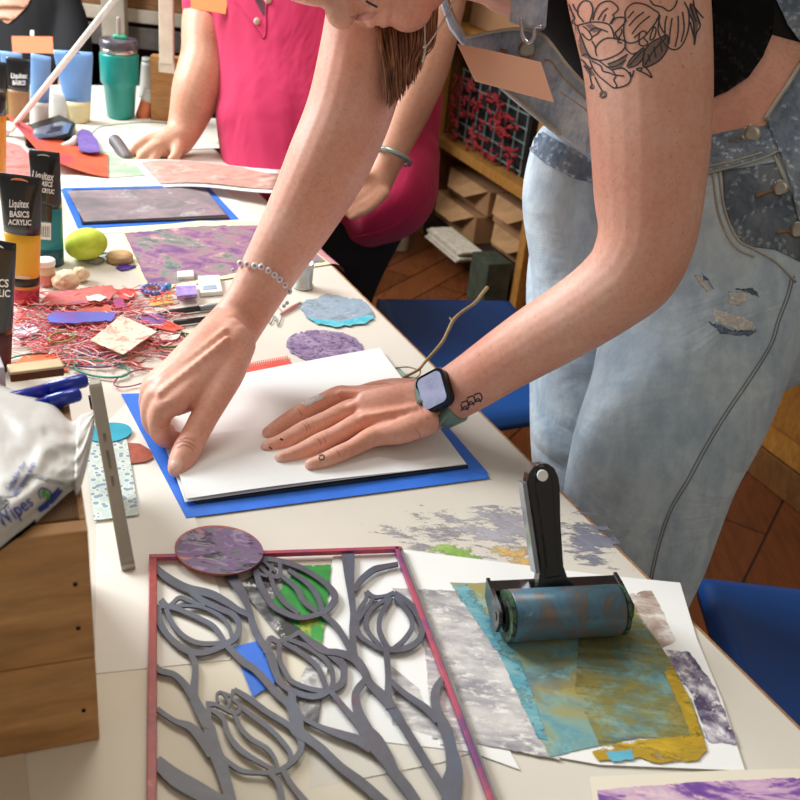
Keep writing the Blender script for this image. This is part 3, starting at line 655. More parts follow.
mLeaf = art('grey green leaf', [(.4, '#7f9a86'), (.6, '#93ab98')], 30, rough=.6)
for px, hh, lb in (([(232, 384), (238, 375), (250, 373), (259, 381), (252, 388), (236, 391)], .003, 'round grey-green leaf tucked at the far left of the white paper'), ([(262, 373), (280, 369), (302, 370), (286, 376), (266, 378)], .0026, 'long grey-green leaf right of the red comb strip')):
    sheet('dried_leaf', px, hh, mLeaf, .0007, None, lb, 'leaf')
tw = thing('twig', 'bare brown twig with leaves sticking out over the table edge', 'twig', T(405, 376))
def TT(x, y, h, r): p = T(x, y, h); return (p.x, p.y, p.z, r)
mTw = wood('twig bark', '#a98a5a', '#85683c', 30)
bm = NB(); tube(bm, [TT(404, 377, .006, .0016), TT(418, 370, .010, .0017), TT(426, 361, .016, .0018), TT(441, 344, .028, .0022), TT(447, 333, .034, .0020), TT(453, 321, .042, .0024), TT(462, 312, .05, .0021), TT(475, 303, .056, .0023), TT(482, 294, .06, .0024), TT(487, 288, .063, .0026)], 9, 4)
obj('stem', bm, mTw, tw, True)
bm = NB(); tube(bm, [TT(453, 322, .041, .0018), TT(450, 318, .044, .0012)], 7, 2); obj('bud', bm, mTw, tw)
bm = NB(); tube(bm, [TT(420, 368, .011, .0010), TT(420, 374, .008, .0009), TT(414, 380, .005, .0008)], 7, 3); obj('side_stem', bm, mTw, tw)
bm = NB(); tube(bm, [TT(418, 370, .010, .0010), TT(408, 367, .008, .0009), TT(396, 368, .005, .0008)], 7, 3); obj('side_stem', bm, mTw, tw)
for px, hh in (([(391, 368), (398, 367), (405, 374), (404, 381), (399, 384), (394, 376)], .0035), ([(399, 383), (408, 377), (420, 378), (428, 382), (415, 388), (402, 386)], .0045)): sheet('leaf', px, hh, mLeaf, .0007, tw)
# ------------------------------------------------------------------ small things
def small_lathe(name, x, y, prof, m, label, cat, h=.0006, sides=28, group=None):
    bm = NB(); lathe(bm, T(x, y, h), prof, sides); o = obj(name, bm, m, None, True); return tag(o, label, cat, group)
o = small_lathe('metal_cup', 303, 287, [(.0135, 0), (.0145, .001), (.0145, .004), (.0125, .0055), (.0135, .034), (.0142, .036), (.012, .036), (.011, .012)], mat('#c9cdc8', .3, .4), 'small grey-white cup standing behind the beaded wrist', 'cup')
bm = NB(); tube(bm, [TT(x, y, .002, .0007) for x, y in ((262, 326), (266, 312), (270, 324), (275, 316), (278, 326), (282, 312), (272, 303), (266, 306), (276, 320))], 6, 4); tag(obj('wire_chain', bm, mat('#8f9698', .4, .6)), 'fine grey wire chain beside the wrist of the beaded arm', 'chain')
bm = NB(); tube(bm, [TT(281, 314, .003, .0018), TT(291, 308, .003, .0024), TT(300, 303, .003, .002)], 8, 3); tag(obj('pink_stick', bm, mat('#c98b86', .5)), 'short pink stick left of the grey-blue doily', 'stick')
# sponge
spx = thing('egg_sponge', 'yellow-green egg-shaped sponge beside the black and teal paint tube', 'sponge', T(86, 245))
c = T(86, 244, .0235); bm = NB(); bmesh.ops.create_icosphere(bm, subdivisions=4, radius=1, matrix=Matrix.Translation(c) @ Matrix.Rotation(-.25, 4, 'Y') @ Matrix.Diagonal((.030, .024, .022, 1)))
o = obj('foam', bm, art('lime foam', [(.35, '#b9cf3a'), (.5, '#cbe04a'), (.7, '#dbe86a')], 25, rough=.8), spx, True)
def lump(name, x, y, r, m, label, cat, sq=(1, 1, .85), seed=1, amp=.25, parent=None):
    c = T(x, y, r*sq[2]+.001); bm = NB(); bmesh.ops.create_icosphere(bm, subdivisions=4, radius=r)
    for v in bm.verts:
        k = 1+amp*noise.noise(v.co/r*1.3+Vector((seed, 0, 0)))+amp*.4*noise.noise(v.co/r*3.5+Vector((seed, 4, 0))); v.co = Vector((v.co.x*sq[0], v.co.y*sq[1], v.co.z*sq[2]))*k+c
    o = obj(name, bm, m, parent, True)
    if label: tag(o, label, cat)
    return o
mBeige = art('stained pale wood', [(.35, '#e3c79f'), (.55, '#ecd8b6'), (.7, '#c98f6c')], 50, rough=.7)
lump('wooden_bead', 66, 280, .0165, mBeige, 'larger rough pale wooden ball stained pink, beside the small jar', 'bead', seed=2)
lump('wooden_bead', 80, 274, .011, mBeige, 'smaller pale wooden knob touching the rough wooden ball', 'bead', seed=5)
o = small_lathe('wooden_disc', 120, 261, [(.0165, 0), (.018, .001), (.018, .009), (.0165, .011)], wood('pale disc', '#d9b886', '#c49a64', 12), 'round pale wooden disc next to the yellow-green sponge', 'disc')
sheet('purple_petal', [(116, 268), (125, 262), (130, 266), (138, 266), (128, 270), (121, 271)], .001, mat('#4a2f8f', .4), .0012, None, 'dark purple petal shape just below the wooden disc', 'petal')
bm = NB(); tube(bm, [TT(x, y, .002, .0011) for x, y in ((86, 260), (95, 257), (104, 259), (100, 263), (90, 263))], 6, 4, closed=True); tube(bm, [TT(x, y, .003, .0016) for x, y in ((98, 255), (107, 253), (106, 257))], 6, 3); tag(obj('wire_loop', bm, mat('#6f8ea6', .4, .3)), 'blue-grey wire loop between the sponge and wooden disc', 'wire')
# beaded rosette
ro = thing('beaded_rosette', 'round rosette of lilac and brown beads above the yellow comb clip', 'rosette', T(153, 290))
rc = T(153, 290, .004); mBd = [mat('#6d6fc4', .35), mat('#7e86cf', .35), mat('#7b5348', .4)]
for k in range(16):
    a = 2*PI*k/16; bm = NB(); bmesh.ops.create_icosphere(bm, subdivisions=2, radius=.0036, matrix=Matrix.Translation(rc+Vector((.0135*math.cos(a), .0135*math.sin(a), .001)))); obj('bead', bm, mBd[k % 2], ro, True)
bm = NB(); tube(bm, [(rc.x+.0075*math.cos(a), rc.y+.0075*math.sin(a), rc.z+.0005, .0035) for a in [2*PI*k/10 for k in range(10)]], 8, 2, closed=True); obj('brown_ring', bm, mBd[2], ro, True)
bm = NB(); bmesh.ops.create_icosphere(bm, subdivisions=2, radius=.005, matrix=Matrix.Translation(T(168, 286, .0055))); tag(obj('blue_bead', bm, mat('#4ea7d8', .3), None, True), 'single sky-blue bead at the right of the beaded rosette', 'bead')
def block(name, pts, h, m, parent=None, h0=.0008):
    bm = NB(); prism(bm, [T(x, y, h0) for x, y in pts], UP*h); o = obj(name, bm, m, parent); return o
s1 = thing('foam_stamp', 'small stamp block with purple inky top beside the rosette', 'stamp', T(186, 290)); block('base', [(177, 299), (197, 297), (196, 288), (176, 289)], .007, mat('#e5e3d2', .6), s1)
block('inky_top', [(177, 299), (197, 297), (196, 288), (176, 289)], .004, art('purple ink foam', [(.4, '#b9a2dc'), (.6, '#8f77c4')], 60), s1, .0082)
s2 = thing('foam_stamp', 'white stamp block with printed lines right of the purple stamp', 'stamp', T(210, 286)); block('base', [(200, 297), (222, 295), (219, 279), (198, 280)], .006, mat('#eceeea', .6), s2)
block('printed_lines', [(203, 290), (217, 289), (216, 285), (203, 286)], .0006, mat('#9db4c8', .5), s2, .0069)
s3 = block('eraser', [(178, 281), (194, 280), (193, 274), (177, 275)], .006, mat('#dfe5dc', .6)); tag(s3, 'small white eraser behind the purple stamp block', 'eraser')
yc = thing('comb_clip', 'small pale yellow toothed clip below the beaded rosette', 'clip', T(160, 303)); block('clip_bar', [(151, 307), (173, 304), (173, 301), (150, 303)], .002, mat('#e5c36a', .5), yc)
for k in range(4): x = 152+k*5.6; block('tooth', [(x, 303-k*.6), (x+3, 302.6-k*.6), (x+2.4, 297-k*.5), (x-.6, 297.4-k*.5)], .002, mat('#e5c36a', .5), yc)
marker(T(158, 314, .0052), T(232, 304, .0052), .0042, mat('#3c3e40', .35), 'dark grey marker lying farther from the red thread heap', capm=mat('#8c9092', .3))
marker(T(174, 323, .0050), T(246, 314, .0050), .0040, mat('#2b2c30', .35), 'dark grey marker lying nearer the wrist, in front of its twin', capm=mat('#55585c', .3))
# ------------------------------------------------------------------ heap of dyed threads and scraps
mThr = [mat('#ec6f7e', .7), mat('#f5a6ac', .7), mat('#d9586c', .7), mat('#f0806c', .7), mat('#a89cb4', .7), mat('#f6dedd', .7)]
rnd = random.Random(3); bm = NB()
for k in range(6):
    nf = len(bm.faces)
    for _ in range((110, 150, 50, 90, 40, 110)[k]):
        cx = min(max(rnd.gauss(85, 42), 22), 172); cy = min(max(rnd.gauss(326, 18), 290), 362); a = rnd.uniform(-.6, .6); L = rnd.uniform(10, 38); cv = rnd.uniform(-12, 12); h = rnd.uniform(.001, .011)
        pts = []
        for j in range(5):
            u = j/4-.5; x = cx+L*u*math.cos(a)-cv*(u*u)*math.sin(a); y = cy+.6*(L*u*math.sin(a)+cv*(u*u)*2)+rnd.uniform(-1.5, 1.5); pts.append(TT(x, y, max(.001, h+rnd.uniform(-.002, .002)), rnd.uniform(.0005, .0010)))
        tube(bm, pts, 5, 3, None, False)
    bm.faces.ensure_lookup_table()
    for i in range(nf, len(bm.faces)): bm.faces[i].material_index = k
tag(obj('thread_heap', bm, mThr), 'tangled heap of red, pink and lilac threads beside the paint tubes', 'threads', None, 'stuff')
mRP = art('red print', [(.35, '#c9525a'), (.5, '#d67468'), (.65, '#9f5a7a')], 40, over='#7a8bb0', over_scale=60, over_at=(.6, .66))
def scrap(px, h, m, label, name='fabric_scrap', cat='scrap', th=.0012, amp=.6): return sheet(name, rag(px, amp, 3, h*1000), h, m, th, None, label, cat)
scrap([(43, 300), (50, 293), (75, 290), (112, 286), (116, 293), (108, 302), (70, 305), (46, 306)], .010, mRP, 'red and lilac printed strip at the far side of the thread heap')
scrap([(86, 297), (100, 295), (107, 298), (100, 302), (88, 301)], .0125, mat('#eee3da', .7), 'small white oval scrap on the red printed strip')
scrap([(76, 310), (110, 306), (113, 313), (80, 316)], .0105, art('orange print', [(.4, '#cf6a55'), (.6, '#b5585a')], 40), 'orange-red strip behind the blue strip')
scrap([(47, 316), (56, 312), (90, 313), (117, 313), (112, 321), (70, 324), (50, 323)], .012, art('blue print', [(.38, '#5f74d6'), (.52, '#7a68c4'), (.66, '#a668b0')], 35), 'blue and violet strip lying across the thread heap')
scrap([(117, 293), (124, 289), (134, 290), (137, 295), (128, 300), (119, 299)], .008, mat('#e2564f', .6, vary=.08), 'bright red round scrap at the right of the thread heap')
scrap([(113, 300), (122, 298), (126, 307), (116, 309)], .009, art('berry', [(.4, '#8a3f7c'), (.6, '#b84a66')], 60), 'small berry coloured scrap under the red round one')
scrap([(141, 312), (160, 316), (167, 321), (160, 327), (141, 324)], .006, art('violet print', [(.4, '#6a58a8'), (.6, '#9a5a8c')], 60), 'violet scrap beside the lace square')
scrap([(152, 327), (170, 322), (186, 329), (170, 332)], .0055, mat('#e8604c', .6), 'thin coral scrap pointing at the wrist')
scrap([(90, 341), (121, 316), (157, 332), (123, 355)], .013, art('cream lace square', [(.4, '#f0e3cf'), (.52, '#ecd5c0'), (.62, '#df9a8a')], 60, over='#d98074', over_scale=70, over_at=(.56, .62)), 'cream lace square with red threads, topmost on the thread heap', 'lace_square', 'doily', .001, .3)
scrap([(15, 325), (30, 322), (40, 330), (30, 337), (14, 334)], .006, mat('#e9e4ee', .6), 'crumpled white tissue scrap at the left of the thread heap')
scrap([(15, 365), (24, 356), (38, 353), (52, 354), (62, 361), (68, 371), (14, 372)], .002, mat('#ea7040', .6, vary=.05), 'orange paper half disc behind the wood block on the crate', 'painted_disc', 'painted paper')
scrap([(158, 332), (170, 328), (182, 333), (176, 340), (162, 342)], .003, mat('#e8d9d0', .6), 'pale oval shell shape inside the green ring', 'shell_piece')
def band(pts, r, m, label, h=.0025):
    bm = NB(); tube(bm, [TT(x, y, h+.002*math.sin(k*2.1)**2, r) for k, (x, y) in enumerate(pts)], 7, 4, closed=True); tag(obj('rubber_band', bm, m, None, True), label, 'rubber band')
band(ell(168, 338, 20, 9, 4, 10), .0016, mat('#5f7a3c', .5), 'olive green ring around the pale shell shape')
band(ell(176, 343, 20, 9, -12, 10), .0008, mat('#3f4a4a', .5), 'thin dark loop beside the olive green ring')
band(ell(153, 361, 24, 8, 3, 10), .0013, mat('#cf7f66', .5), 'salmon pink loop in front of the lace square')
band(ell(102, 369, 28, 8, 6, 10), .0013, mat('#3f9a80', .5), 'teal green loop near the top of the phone')
band(ell(92, 361, 30, 6, 2, 10), .0012, mat('#7b5a86', .5), 'purple loop between the lace square and the crate')
band(ell(135, 378, 22, 7, -16, 10), .0008, mat('#a8566a', .5), 'thin wine red loop left of the folded hand')
band(ell(62, 337, 13, 5, -8, 10), .0012, mat('#7f9a4c', .5), 'small yellow-green loop in the middle of the thread heap', .012)
band(ell(38, 362, 34, 9, -4, 10), .0010, mat('#4f9a86', .5), 'large teal loop around the orange half disc')
# ------------------------------------------------------------------ paint tubes and bottles
def top_of(base, px, py):
    best = None
    for k in range(10, 400):
        q = base+UP*(k*.001); x, y, z = topix(q)
        if best is None or abs(y-py) < best[0]: best = (abs(y-py), z)
    return P(px, py, best[1])
def ptube(bx, by_, tx, ty, wb, wt, bands, label, cap=None, name='paint_tube', cat='paint tube', hole=True, group=None, flat=True, h=.0008):
    base = T(bx, by_, h); top = top_of(base, tx, ty); ax = (top-base); L = ax.length; ax.normalize()
    zc = topix(base)[2]; rb = wb/2*zc/FPX; rt = wt/2*topix(top)[2]/FPX
    X = (Rv-ax*Rv.dot(ax)).normalized(); Y = ax.cross(X)
    t = thing(name, label, cat, base, group); o = None; fr = None
    def ring(bm, f_, ins=0):
        w_ = rb+(rt-rb)*min(1, f_/.92); d_ = rb*(1-f_)**.7+.0012 if flat else rb*(1 if f_ < .9 else .9)
        if not flat: w_ = rb+(rt-rb)*f_
        return [bm.verts.new(base+ax*(L*f_)+X*((w_-ins)*math.cos(a))+Y*((d_-ins)*math.sin(a))) for a in [2*PI*k/28 for k in range(28)]]
    for f0, f1, m, nm in bands:
        bm = NB(); n = max(2, int((f1-f0)*16)); rs = [ring(bm, f0+(f1-f0)*k/n) for k in range(n+1)]
        for A_, B_ in zip(rs, rs[1:]):
            for k in range(28): bm.faces.new((A_[k], A_[(k+1) % 28], B_[(k+1) % 28], B_[k]))
        bm.faces.new(rs[0][::-1]); bm.faces.new(rs[-1]); o = obj(nm, bm, m, t, True)
        if f1 > .95: fr = o
    if hole:
        bm = NB(); q = base+ax*(L*.955)-Y*(.0022 if (-Y).dot(CAM-base) > 0 else -.0022); yy = -Y if (-Y).dot(CAM-base) > 0 else Y
        prism(bm, [q+X*(a*rt)+ax*(b*rt) for a, b in ell(0, 0, .42, .16, 0, 16)], yy*.0004); obj('hanging_hole', bm, hole if not isinstance(hole, bool) else mat('#e9c9a0', .6), t)
    return t, Surf(*[c for c in t.children]), t
mTB = mat('#17171a', .28, coat=.4, vary=.02); mYel = mat('#f2b51f', .35, coat=.2, vary=.02); mTeal2 = mat('#107f88', .35, vary=.03); mWh = mat('#f2f2f0', .5, vary=.01)
t, S, _ = ptube(25, 301, 20, 175, 27, 43, [(0, .13, art('red streaked body', [(.4, '#c92f45'), (.55, '#e14a5c'), (.65, '#7a2030')], 90), 'lower_body'), (.13, .155, mat('#e58a3a', .4), 'orange_ring'), (.155, .22, mat('#26221c', .4), 'name_band'), (.22, .56, mYel, 'yellow_label'), (.56, 1, mTB, 'black_label')],
                'yellow and black acrylic paint tube standing on its cap at the left', hole=mat('#e8935a', .6))
for s_, x, y, sz, sx in (('Liquitex', 19, 204, 11, .55), ('BASICS', 19.5, 214.5, 8.5, .75), ('ACRYLIC', 20, 222.5, 7.5, .75)):
    bm = NB(); text_drape(bm, S, s_, x, y, sz, 2, .0006, .25, sx); obj('lettering', bm, mWh, t)
bm = NB(); text_drape(bm, S, 'cadmium', 23, 277, 5, 1, .0006, .1, .8); obj('lettering', bm, mWh, t)
t, S, _ = ptube(50, 263, 44, 151, 27, 31, [(0, .16, mat('#1a4f59', .3), 'cap'), (.16, .52, mTeal2, 'teal_label'), (.52, 1, mTB, 'black_label')], 'black and teal paint tube with barcode behind the yellow one', hole=mat('#cfe0c8', .6))
for s_, x, y, sz in (('Liquitex', 43, 176, 11), ('BASICS', 46, 184, 7), ('ACRYLIC', 47, 191, 6)):
    bm = NB(); text_drape(bm, S, s_, x, y, sz, 8, .0006, .25, .6); obj('lettering', bm, mWh, t)
bm = NB(); drape_poly(bm, S, [(39, 203), (52, 207), (52, 222), (39, 220)], .0005, 3, 0); obj('black_panel', bm, mTB, t)
bm = NB(); drape_poly(bm, S, [(39, 222), (51, 223), (51, 240), (39, 239)], .0006, 3, 0); obj('barcode_label', bm, mWh, t)
bm = NB()
for k in range(6): drape_ribbon(bm, S, [(40.5+k*1.7, 226, .7), (40.5+k*1.7, 237, .7)], .0009, 3)
obj('barcode', bm, mTB, t)
t, S, _ = ptube(-4, 367, -4, 240, 28, 40, [(0, .3, art('dark red body', [(.4, '#3d1a20'), (.6, '#5a2228')], 40), 'lower_body'), (.3, 1, mTB, 'black_label')], 'black paint tube cut off by the left picture edge, nearest of the tubes', hole=mWh)
for s_, x, y, sz in (('BASICS', -5, 283, 11), ('ACRYLIC', -6, 293, 10)):
    bm = NB(); text_drape(bm, S, s_, x, y, sz, 3, .0006, .3, .8); obj('lettering', bm, mWh, t)
ptube(-7, 192, -6, 92, 24, 24, [(0, .8, mat('#f39a2e', .4), 'orange_body'), (.8, 1, mTB, 'cap')], 'orange paint bottle just inside the left picture edge', None, 'paint_bottle', 'bottle', False, flat=False)
ptube(3, 118, 2, 62, 16, 14, [(0, .5, mat('#a6cf1f', .4), 'lime_label'), (.5, 1, mTB, 'black_label')], 'lime green and black paint tube at the far left behind the orange bottle', hole=False)
t, S, _ = ptube(19, 120, 18, 58, 20, 24, [(0, .5, mat('#a3764f', .45), 'brown_label'), (.5, 1, mTB, 'black_label')], 'brown and black paint tube standing before the left blue tube', hole=False)
bm = NB(); text_drape(bm, S, 'Liquitex', 19, 76, 7, 1, .0008, .3, .7); text_drape(bm, S, 'BASICS', 19, 83, 6, 1, .0008, .3, .7); obj('lettering', bm, mWh, t)
mSky = mat('#7ba9e2', .45, vary=.03)
ptube(39, 128, 41, 55, 17, 20, [(0, .38, mat('#e6e8e2', .4), 'clear_body'), (.38, 1, mSky, 'blue_label')], 'light blue paint tube with white lower half, left of its larger twin', hole=False)
ptube(14, 112, 11, 52, 18, 22, [(0, .3, mat('#e6e8e2', .4), 'clear_body'), (.3, 1, mSky, 'blue_label')], 'light blue paint tube mostly hidden behind the brown and black one', hole=False)
ptube(79, 121, 73, 51, 21, 39, [(0, .3, mat('#e6dcae', .45), 'cream_body'), (.3, 1, mSky, 'blue_label')], 'wide light blue paint tube with cream lower part near the tumbler', hole=mat('#4f6c98', .5))
ptube(60, 120, 62, 93, 16, 20, [(0, 1, mat('#e3e4de', .3, alpha=.85), 'clear_body')], 'small clear bag-like tube between the two light blue tubes', hole=False)
jr = thing('small_jar', 'small jar with white lid and pink contents beside the yellow paint tube', 'jar', T(47, 286)); q = T(47, 284, .0008)
bm = NB(); lathe(bm, q, [(.0105, 0), (.0115, .001), (.0115, .014), (.0115, .0145)], 24); obj('pink_contents', bm, mat('#d98478', .6), jr, True)
bm = NB(); lathe(bm, q+UP*.0148, [(.0113, 0), (.0113, .012)], 24); obj('clear_wall', bm, mat('#e0c3a4', .4), jr, True)
bm = NB(); lathe(bm, q+UP*.027, [(.0122, 0), (.0124, .001), (.0124, .0065), (.0115, .0075)], 28); obj('lid', bm, mWh, jr, True)
bm = NB()
# tumbler
tm = thing('tumbler', 'teal insulated tumbler with clear lid and straw at the back of the table', 'tumbler', T(120, 117)); q = T(121, 117, .0008); k_ = .00213
mTl = mat('#11948c', .35, coat=.2, vary=.02)
bm = NB(); lathe(bm, q, [(.026, 0), (.028, .002), (.0335, .066), (.0385, .072), (.0395, .076), (.0395, .128), (.0385, .131)], 40); obj('body', bm, mTl, tm, True)
bm = NB(); lathe(bm, q+UP*.131, [(.0372, 0), (.0372, .011)], 40); obj('steel_rim', bm, mat('#c7c3ba', .25, .8), tm, True)
bm = NB(); lathe(bm, q+UP*.1422, [(.0385, 0), (.0395, .003), (.0375, .016), (.034, .017)], 40); obj('lid', bm, mat('#5d5862', .2, alpha=.85), tm, True)
bm = NB(); tube(bm, [(q.x+.001, q.y, q.z+.160, .0045), (q.x+.001, q.y, q.z+.198, .0045)], 12, 1); obj('straw', bm, mat('#b9b3ae', .3, alpha=.8), tm, True)
bm = NB(); tube(bm, [(q.x-.006, q.y, q.z+.162, .006), (q.x+.012, q.y, q.z+.162, .006)], 12, 1); obj('green_stopper', bm, mat('#35b58a', .4), tm, True)
# tray with gadget
tr = thing('black_case', 'black plastic case lying open before the light blue paint tubes', 'case', T(50, 140))
bm = NB(); prism(bm, [T(x, y, .001) for x, y in ((26, 148), (72, 144), (76, 132), (60, 124), (24, 136))], UP*.02); o = obj('case_body', bm, mat('#16171b', .35), tr); o.modifiers.new('b', 'BEVEL').width = .003
bm = NB(); prism(bm, [T(x, y, .0215) for x, y in ((30, 141), (68, 134), (72, 125), (62, 122), (34, 130))], UP*.002); obj('screen', bm, mat('#52627a', .15, coat=.5), tr)
sheet('screen_glare', [(46, 133), (60, 130), (62, 126), (50, 128)], .0240, mat('#26344a', .1), .0005, tr)  # darker, smoother patch laid on the screen
curl('painted_strip', [(6, 128), (108, 154), (108, 176), (40, 168)], lambda u, v: .004+.030*(1-u)**2, art('red orange paint', [(.35, '#d8553f'), (.5, '#e2683f'), (.65, '#d4505e')], 14, over='#c9485f', over_scale=8), 'long red-orange painted strip curling up at its left end', 'painted paper', h0=.006)
sheet('painted_scrap', [(2, 140), (20, 146), (34, 160), (50, 179), (6, 182)], .0015, art('red pink paint', [(.35, '#dd5a50'), (.5, '#e88a86'), (.65, '#d94f3c')], 20), .0008, None, 'red and pink painted scrap behind the yellow paint tube', 'painted paper')
sheet('painted_shard', [(77, 134), (82, 129), (90, 131), (97, 140), (101, 152), (90, 153), (79, 151)], .012, art('violet paint', [(.4, '#66509a'), (.6, '#7c66ac')], 20), .0008, None, 'violet painted shard beside the black case', 'painted paper')
bm = NB(); tube(bm, [TT(64, 146, .008, .006), TT(72, 143, .011, .007), TT(75, 138, .012, .005)], 8, 3); tag(obj('tissue', bm, mat('#e9e4e0', .7), None, True), 'small twist of white tissue between the case and the violet shard', 'tissue')
mGP = art('pale green print', [(.4, '#e9ebe0'), (.55, '#dfe8d6'), (.66, '#a9d69a'), (.75, '#6fbf73')], 12, over='#f0efe8', over_scale=20)
sheet('green_print', [(88, 128), (160, 115), (222, 119), (225, 148), (180, 150), (100, 152)], .0009, mGP, .0005, None, 'white sheet with faint green paint in front of the teal tumbler', 'print')
sheet('green_print', [(96, 152), (150, 150), (165, 174), (108, 178)], .0018, art('grey green print', [(.4, '#c9cfc4'), (.55, '#a7c4a4'), (.7, '#8fae98')], 16), .0005, None, 'grey-green painted sheet under the hand holding a dark roller', 'print')
sheet('white_sheet', [(60, 176), (130, 172), (290, 176), (290, 186), (62, 188)], .0006, mWhite, .0005, None, 'plain white sheet between the red strip and the grey taped print', 'paper')
bm = NB(); tube(bm, [TT(x, y, .0025, .0008) for x, y in ((92, 133), (100, 127), (120, 124), (150, 122), (170, 124))], 6, 4); tag(obj('cable', bm, mat('#8a8a86', .5)), 'thin grey cable curving over the green print before the tumbler', 'cable')
# taped print in the background
t2 = thing('taped_print', 'grey and mauve print framed by blue tape near the pink-shirted person', 'print', T(150, 207))
sheet('tape_frame', [(61, 190), (64, 188), (207, 185), (239, 219), (78, 229)], .0012, mTape, .0004, t2)
sheet('gel_plate', [(72, 191), (204, 189), (229, 219), (82, 225)], .0017, mat('#2f3338', .3), .003, t2)
sheet('print', [(67, 191), (204, 187.5), (226, 215), (84, 222)], .0052, art('grey mauve print', [(.35, '#77757a'), (.5, '#8e8286'), (.6, '#9d8b93'), (.72, '#6c6e73')], 18, over='#a9a8a9', over_scale=18), .0005, t2)
sheet('backing', [(58, 184), (215, 181), (262, 221), (74, 236)], .0002, mPaper, .0004, t2)
p3 = thing('painted_print', 'purple, pink and green painted sheet on cream paper behind the beaded wrist', 'print', T(210, 250))
sheet('paper', [(121, 229), (200, 221), (287, 222), (331, 264), (300, 269), (250, 275), (146, 292)], .0014, mat('#e8e2b8', .7, vary=.02), .0004, p3)
sheet('paint', [(124, 233), (200, 226), (285, 225), (326, 262), (298, 266), (248, 271), (150, 288)], .0019, art('purple pink green paint', [(.32, '#5a4878'), (.42, '#7f5a88'), (.5, '#a07a8c'), (.56, '#858882'), (.62, '#4f726c'), (.72, '#6a4478')], 22, (1, 1.4, 1), 0, .6, 10, over='#d8aea6', over_scale=22, over_at=(.56, .66), third='#3fa056', third_scale=13, third_at=(.66, .72)), .0003, p3, amp=.6)
bm = NB(); E0 = [T(x, y, .0022) for x, y in ((287, 223), (300, 237), (315, 251), (331, 264))]
n_ = 6; g = []
for i, p in enumerate(E0):
    row = []
    for k in range(n_+1):
        a = k/n_*1.25; rad_ = .034-.004*i; row.append(p-NDIR*(rad_*math.sin(a)+.002*(k > 0))-UP*(rad_*(1-math.cos(a)))+EDIR*0)
    g.append(row)
vs = [[bm.verts.new(p) for p in r] for r in g]; vs2 = [[bm.verts.new(p+UP*.0006) for p in r] for r in g]
for i in range(3):
    for k in range(n_): bm.faces.new((vs[i][k], vs[i+1][k], vs[i+1][k+1], vs[i][k+1])); bm.faces.new((vs2[i][k], vs2[i][k+1], vs2[i+1][k+1], vs2[i+1][k]))
obj('drooping_edge', bm, art('pink print', [(.4, '#d9a6a6'), (.6, '#c88f98')], 20), p3, True)
sheet('tape_piece', [(136, 266), (144, 266), (150, 276), (142, 272)], .0010, mTape, .0003, None, 'tiny corner of blue tape left of the painted sheet', 'tape')
# bottle, orange tube and post stand at the back
ptube(146, 97, 148, 58, 14, 12, [(0, .9, mat('#a5a6a0', .4), 'body'), (.9, 1, mat('#8b8c88', .4), 'cap')], 'grey plastic bottle between tumbler and wooden board', None, 'bottle', 'bottle', False, flat=False)
ptube(143, 117, 151, 90, 15, 13, [(0, .6, mat('#d9794f', .45), 'orange_body'), (.6, 1, mat('#d9d6d2', .4), 'white_top')], 'short orange and white tube leaning right of the tumbler', hole=False)
bd = thing('wooden_holder', 'upright tan wooden board holding a cream post behind the pink-shirted person', 'holder', T(167, 118)); q = T(167, 120, .0008)
zq = topix(q)[2]; bm = NB(); box(bm, q+UP*.066, .062, .03, .132, TA if False else axes(Rv.cross(UP).cross(UP).normalized()*-1, UP.cross(Rv.cross(UP).cross(UP).normalized()*-1), UP), .002); obj('board', bm, wood('tan board', '#c9965a', '#b07c42', 6), bd)
pq = q+Vector((.006, -.019, .10)); bm = NB(); box(bm, pq+UP*.013, .034, .008, .022, None, .002); obj('clip_foot', bm, mat('#e9e2cf', .5), bd)
bm = NB(); box(bm, pq+UP*.25+Vector((.0, 0, 0)), .030, .012, .46, None, .002); obj('post', bm, mat('#ebe5d2', .5), bd)
a_ = T(11, 130, .012); z2 = topix(a_)[2]; b_ = P(150, -45, z2*.72); bm = NB(); tube(bm, [(a_.x, a_.y, a_.z, .0055), (b_.x, b_.y, b_.z, .0050)], 12, 1); lr = tag(obj('white_rod', bm, mat('#e8e6e0', .45), None, True), 'long white rod leaning diagonally over the back left of the table', 'rod')
bm = NB(); bmesh.ops.create_icosphere(bm, subdivisions=3, radius=.007, matrix=Matrix.Translation(T(6, 132, .0078))); tag(obj('white_bead', bm, mWh, None, True), 'small white ball at the foot of the white rod', 'bead')
# ================================================================== FURNITURE ROUND THE TABLE
mHoney = wood('honey wood', '#b9823f', '#9a6629', 4, (3, 3, 1), .45)
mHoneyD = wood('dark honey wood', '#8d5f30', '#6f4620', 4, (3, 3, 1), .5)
mCard = mat('#9c7450', .8, vary=.04, scale=8)
d3 = Vector((.32, -.662, 0)).normalized(); n3 = Vector((-d3.y, d3.x, 0))      # along the front, and into the wall
A3 = axes(d3, n3, UP)
s0 = Vector((-.004, 3.816, 0))
SL = .80
su = thing('shelf_unit', 'open honey-wood shelf unit behind the pressing person, full of boxes', 'shelf', s0+d3*SL/2+n3*.18)
def sbx(name, x0, x1, y0, y1, z0, z1, m, par, bev=.002, M=None, o=None):
    bm = NB(); box(bm, (o or s0)+d3*((x0+x1)/2)+n3*((y0+y1)/2)+UP*((z0+z1)/2), x1-x0, y1-y0, z1-z0, A3, bev); return obj(name, bm, m, par)
for x in (0, SL-.04):
    for y in (0, .33): sbx('upright', x, x+.04, y, y+.04, .001, 1.25, mHoney, su)
sbx('base_board', .04, SL-.04, 0, .37, .02, .09, mat('#2b1c14', .7), su)
